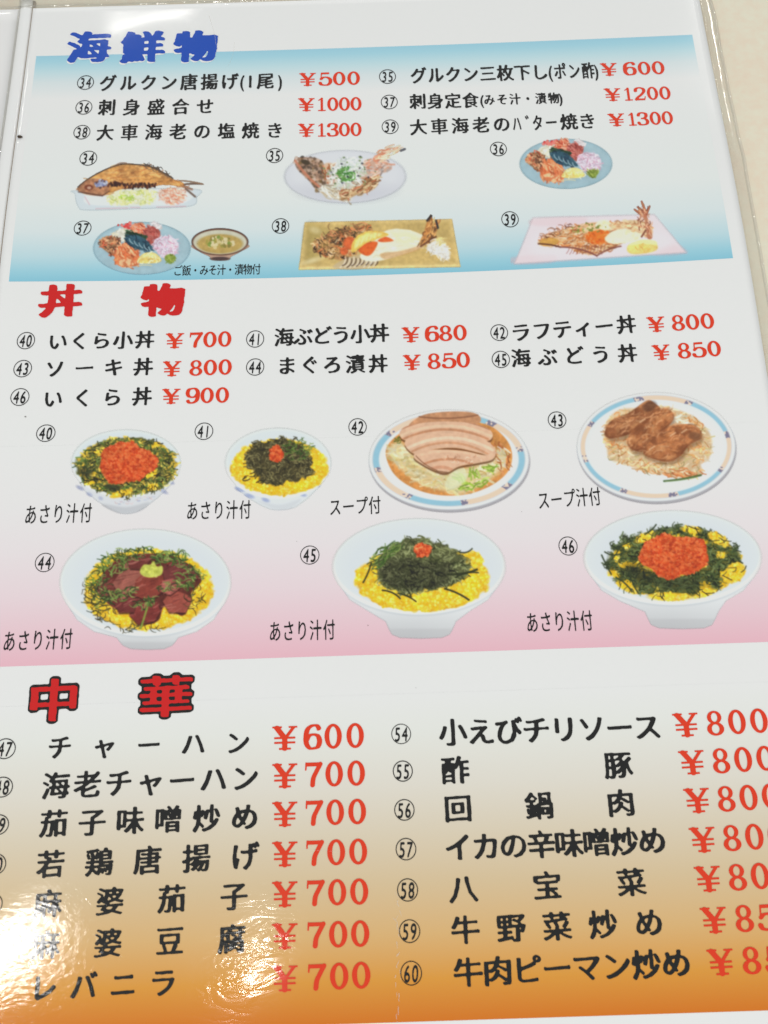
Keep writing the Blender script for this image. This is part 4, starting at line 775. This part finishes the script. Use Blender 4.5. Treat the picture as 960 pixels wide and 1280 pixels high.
def strip(name, P, mat, thick=.00025, parent=menu, arch=0.0, n=60, m=5, zoff=0.0):
    """P: list of (xl, xr, y, z) stations down a margin; a thin closed sheet through them"""
    P = np.array(P, float); s = np.linspace(0, len(P) - 1, n); Q = np.stack([np.interp(s, range(len(P)), P[:, k]) for k in range(4)], -1)
    V = []; 
    for (xl, xr, y, z) in Q:
        for j in range(m):
            u = j / (m - 1); V.append((xl + (xr - xl) * u, y, z + arch * math.sin(math.pi * u) + zoff))
    V = np.array(V); N = len(V); V = np.concatenate([V, V - [0, 0, thick]])
    fl = []; sz = []
    for i in range(n - 1):
        for j in range(m - 1):
            a = i * m + j; q = [a, a + m, a + m + 1, a + 1]; fl += q; fl += [k + N for k in q[::-1]]; sz += [4, 4]
    loop = list(range(m)) + [i * m + m - 1 for i in range(1, n)] + [(n - 1) * m + j for j in range(m - 2, -1, -1)] + [i * m for i in range(n - 2, 0, -1)]
    for a, b in zip(loop, loop[1:] + loop[:1]): fl += [a, b, b + N, a + N]; sz.append(4)
    me = mesh_from(name, V, fl, sz); o = link(name, me, parent, None, mat)
    for q in me.polygons: q.use_smooth = True
    return o
ys_ = np.linspace(PYT + .0035, PYB - .004, 40)
def edge_z(x, y): return float(bulge(x, min(max(y, PYB), PYT)))
r_ = np.random.default_rng(3); wv = [r_.normal(0, .0001) for _ in ys_]
MW = 0.0037
strip('sleeve_margin', [(PX1 + .0002, PX1 + MW + w_ + (.0009 * math.exp(-((y - PYT + .014) / .012) ** 2)), y, edge_z(PX1, y) - .0002) for y, w_ in zip(ys_, wv)], M_CLEAR, arch=.0005, n=160, m=7)
strip('weld_ridge', [(PX1 + MW - .0006 + w_, PX1 + MW + .0004 + w_, y, edge_z(PX1, y) + .0001) for y, w_ in zip(ys_, wv)], M_RIDGE, arch=.0003, n=160, m=5)
# top margin, one run across both sheets
xs_ = np.linspace(-.30, PX1 + MW, 60)
def top_strip(name, y0, y1, z, mat, arch, n=240):
    s = np.linspace(-.30, PX1 + MW, n); V = []; m = 5
    for x in s:
        wob = .0002 * math.sin(x * 180) + .00015 * math.sin(x * 410 + 1)
        for j in range(m): u = j / (m - 1); V.append((x, y0 + (y1 - y0) * u + wob, z + arch * math.sin(math.pi * u) + float(bulge(x, PYT))))
    V = np.array(V); N = len(V); V = np.concatenate([V, V - [0, 0, .0002]]); fl = []; sz = []
    for i in range(n - 1):
        for j in range(m - 1): a = i * m + j; q = [a, a + m, a + m + 1, a + 1]; fl += q[::-1]; fl += [k + N for k in q]; sz += [4, 4]
    me = mesh_from(name, V, fl, sz); link(name, me, menu, None, mat)
    for q in me.polygons: q.use_smooth = True
top_strip('sleeve_margin', PYT + .0002, PYT + .0048, -.0002, M_CLEAR, .0006); top_strip('weld_ridge', PYT + .0003, PYT + .0010, .0002, M_RIDGE, .0003); top_strip('weld_ridge', PYT + .0040, PYT + .0048, .0002, M_RIDGE, .0004)
# binding channel between the two sheets
t = NT('binding_vinyl'); t.b.inputs['Base Color'].default_value = (*ink((228, 226, 220)), 1); film(t); M_VINYL = t.m
t = NT('fold_shade_brown'); t.b.inputs['Base Color'].default_value = (*ink((150, 136, 118)), 1); M_FOLD_SHADE = t.m
yb_ = np.linspace(PYT + .004, PYB - .004, 60)
strip('binding_strip', [(PX0 - .0044, PX0 - .0006, y, edge_z(PX0, y) - .0003) for y in yb_], M_VINYL, .0016, arch=.0004, n=120, m=9)
strip('fold_shade', [(PX0 - .0010, PX0 + .0001, y, edge_z(PX0, y) - .0009) for y in yb_], M_FOLD_SHADE, .001, n=120, m=3)  # brown strip colours in the shadow between the two sheets
strip('weld_ridge', [(PX0 - .0046, PX0 - .0040, y, edge_z(PX0, y) + .0002) for y in yb_], M_RIDGE, arch=.0003, n=120, m=5)
# seam reflections painted as pale flecks, fine scratches in the plastic, specks of dirt
def fleck_mesh(pts, mat, name, label=None):
    V = []; fl = []; sz = []; g = np.random.default_rng(9)
    for x, y, L, w, a in pts:
        n = 7; k = len(V)
        for q in range(n):
            th = 2 * math.pi * q / n; u = L * math.cos(th) * g.uniform(.6, 1); v = w * math.sin(th) * g.uniform(.6, 1)
            V.append((x + u * math.cos(a) - v * math.sin(a), y + u * math.sin(a) + v * math.cos(a)))
        fl += list(range(k, k + n)); sz.append(n)
    X, Y, Z = place(np.array(V)[:, 0], np.array(V)[:, 1]); me = mesh_from(name, np.stack([X, Y, Z + .00016], -1), fl, sz)
    if me.polygons[0].normal.z < 0: me.flip_normals()
    return link(name, me, page, label, mat)
g_ = np.random.default_rng(4)
t = NT('scratch_glint_white'); t.b.inputs['Base Color'].default_value = (.85, .82, .76, 1); t.b.inputs['Alpha'].default_value = .38; film(t)
fleck_mesh([(497 + g_.normal(0, 1.6), y_ + g_.uniform(-4, 4), g_.uniform(1.5, 6), g_.uniform(.4, 1.1), 1.57 + g_.normal(0, .35)) for y_ in np.linspace(1118, 1278, 26)], t.m, 'scratch_glint')['kind'] = 'stuff'  # glints along the sleeve seam, painted in pale white
fleck_mesh([(262 + 8 * math.sin(q / 6), 22 + q * 4, 3.2, .35, 1.3 + q * .01) for q in range(9)] + [(293 - q * .2 * q, 55 + q * 4.5, 3, .35, 1.7 + q * .05) for q in range(7)] + [(383 + q * 5, 1062 + q * .3, 3, .3, .05) for q in range(9)], t.m, 'scratch_glint')['kind'] = 'stuff'
t = NT('dirt'); t.b.inputs['Base Color'].default_value = (.16, .14, .12, 1); t.b.inputs['Alpha'].default_value = .6; film(t)
fleck_mesh([(32, 521, 1.6, 1.2, .4), (460, 782, .9, .7, 0), (371, 677, .6, .5, 0), (652, 640, .6, .5, 0), (247, 305, .6, .4, 0), (520, 860, .6, .5, 0)], t.m, 'dirt_speck')['kind'] = 'stuff'
# crumb caught in the fold
def lump_mesh(name, c, r, seed):
    import bmesh
    bm = bmesh.new(); bmesh.ops.create_icosphere(bm, subdivisions=2, radius=1); g = np.random.default_rng(seed)
    for v in bm.verts: v.co = Vector((v.co.x * r[0], v.co.y * r[1], v.co.z * r[2])) * g.uniform(.7, 1.25)
    me = bpy.data.meshes.new(name); bm.to_mesh(me); bm.free(); me.transform(Matrix.Translation(c)); return me
t = NT('dark_crumb'); t.b.inputs['Base Color'].default_value = (.06, .04, .025, 1); t.b.inputs['Roughness'].default_value = .8
x, y, z = [float(k) for k in place(25.5, 172)]
link('food_crumb', lump_mesh('food_crumb', (x, y, z + .0004), (.0008, .0004, .0004), 3), None, 'tiny dark brown crumb caught in the fold left of the menu page', t.m, None, 'crumb')
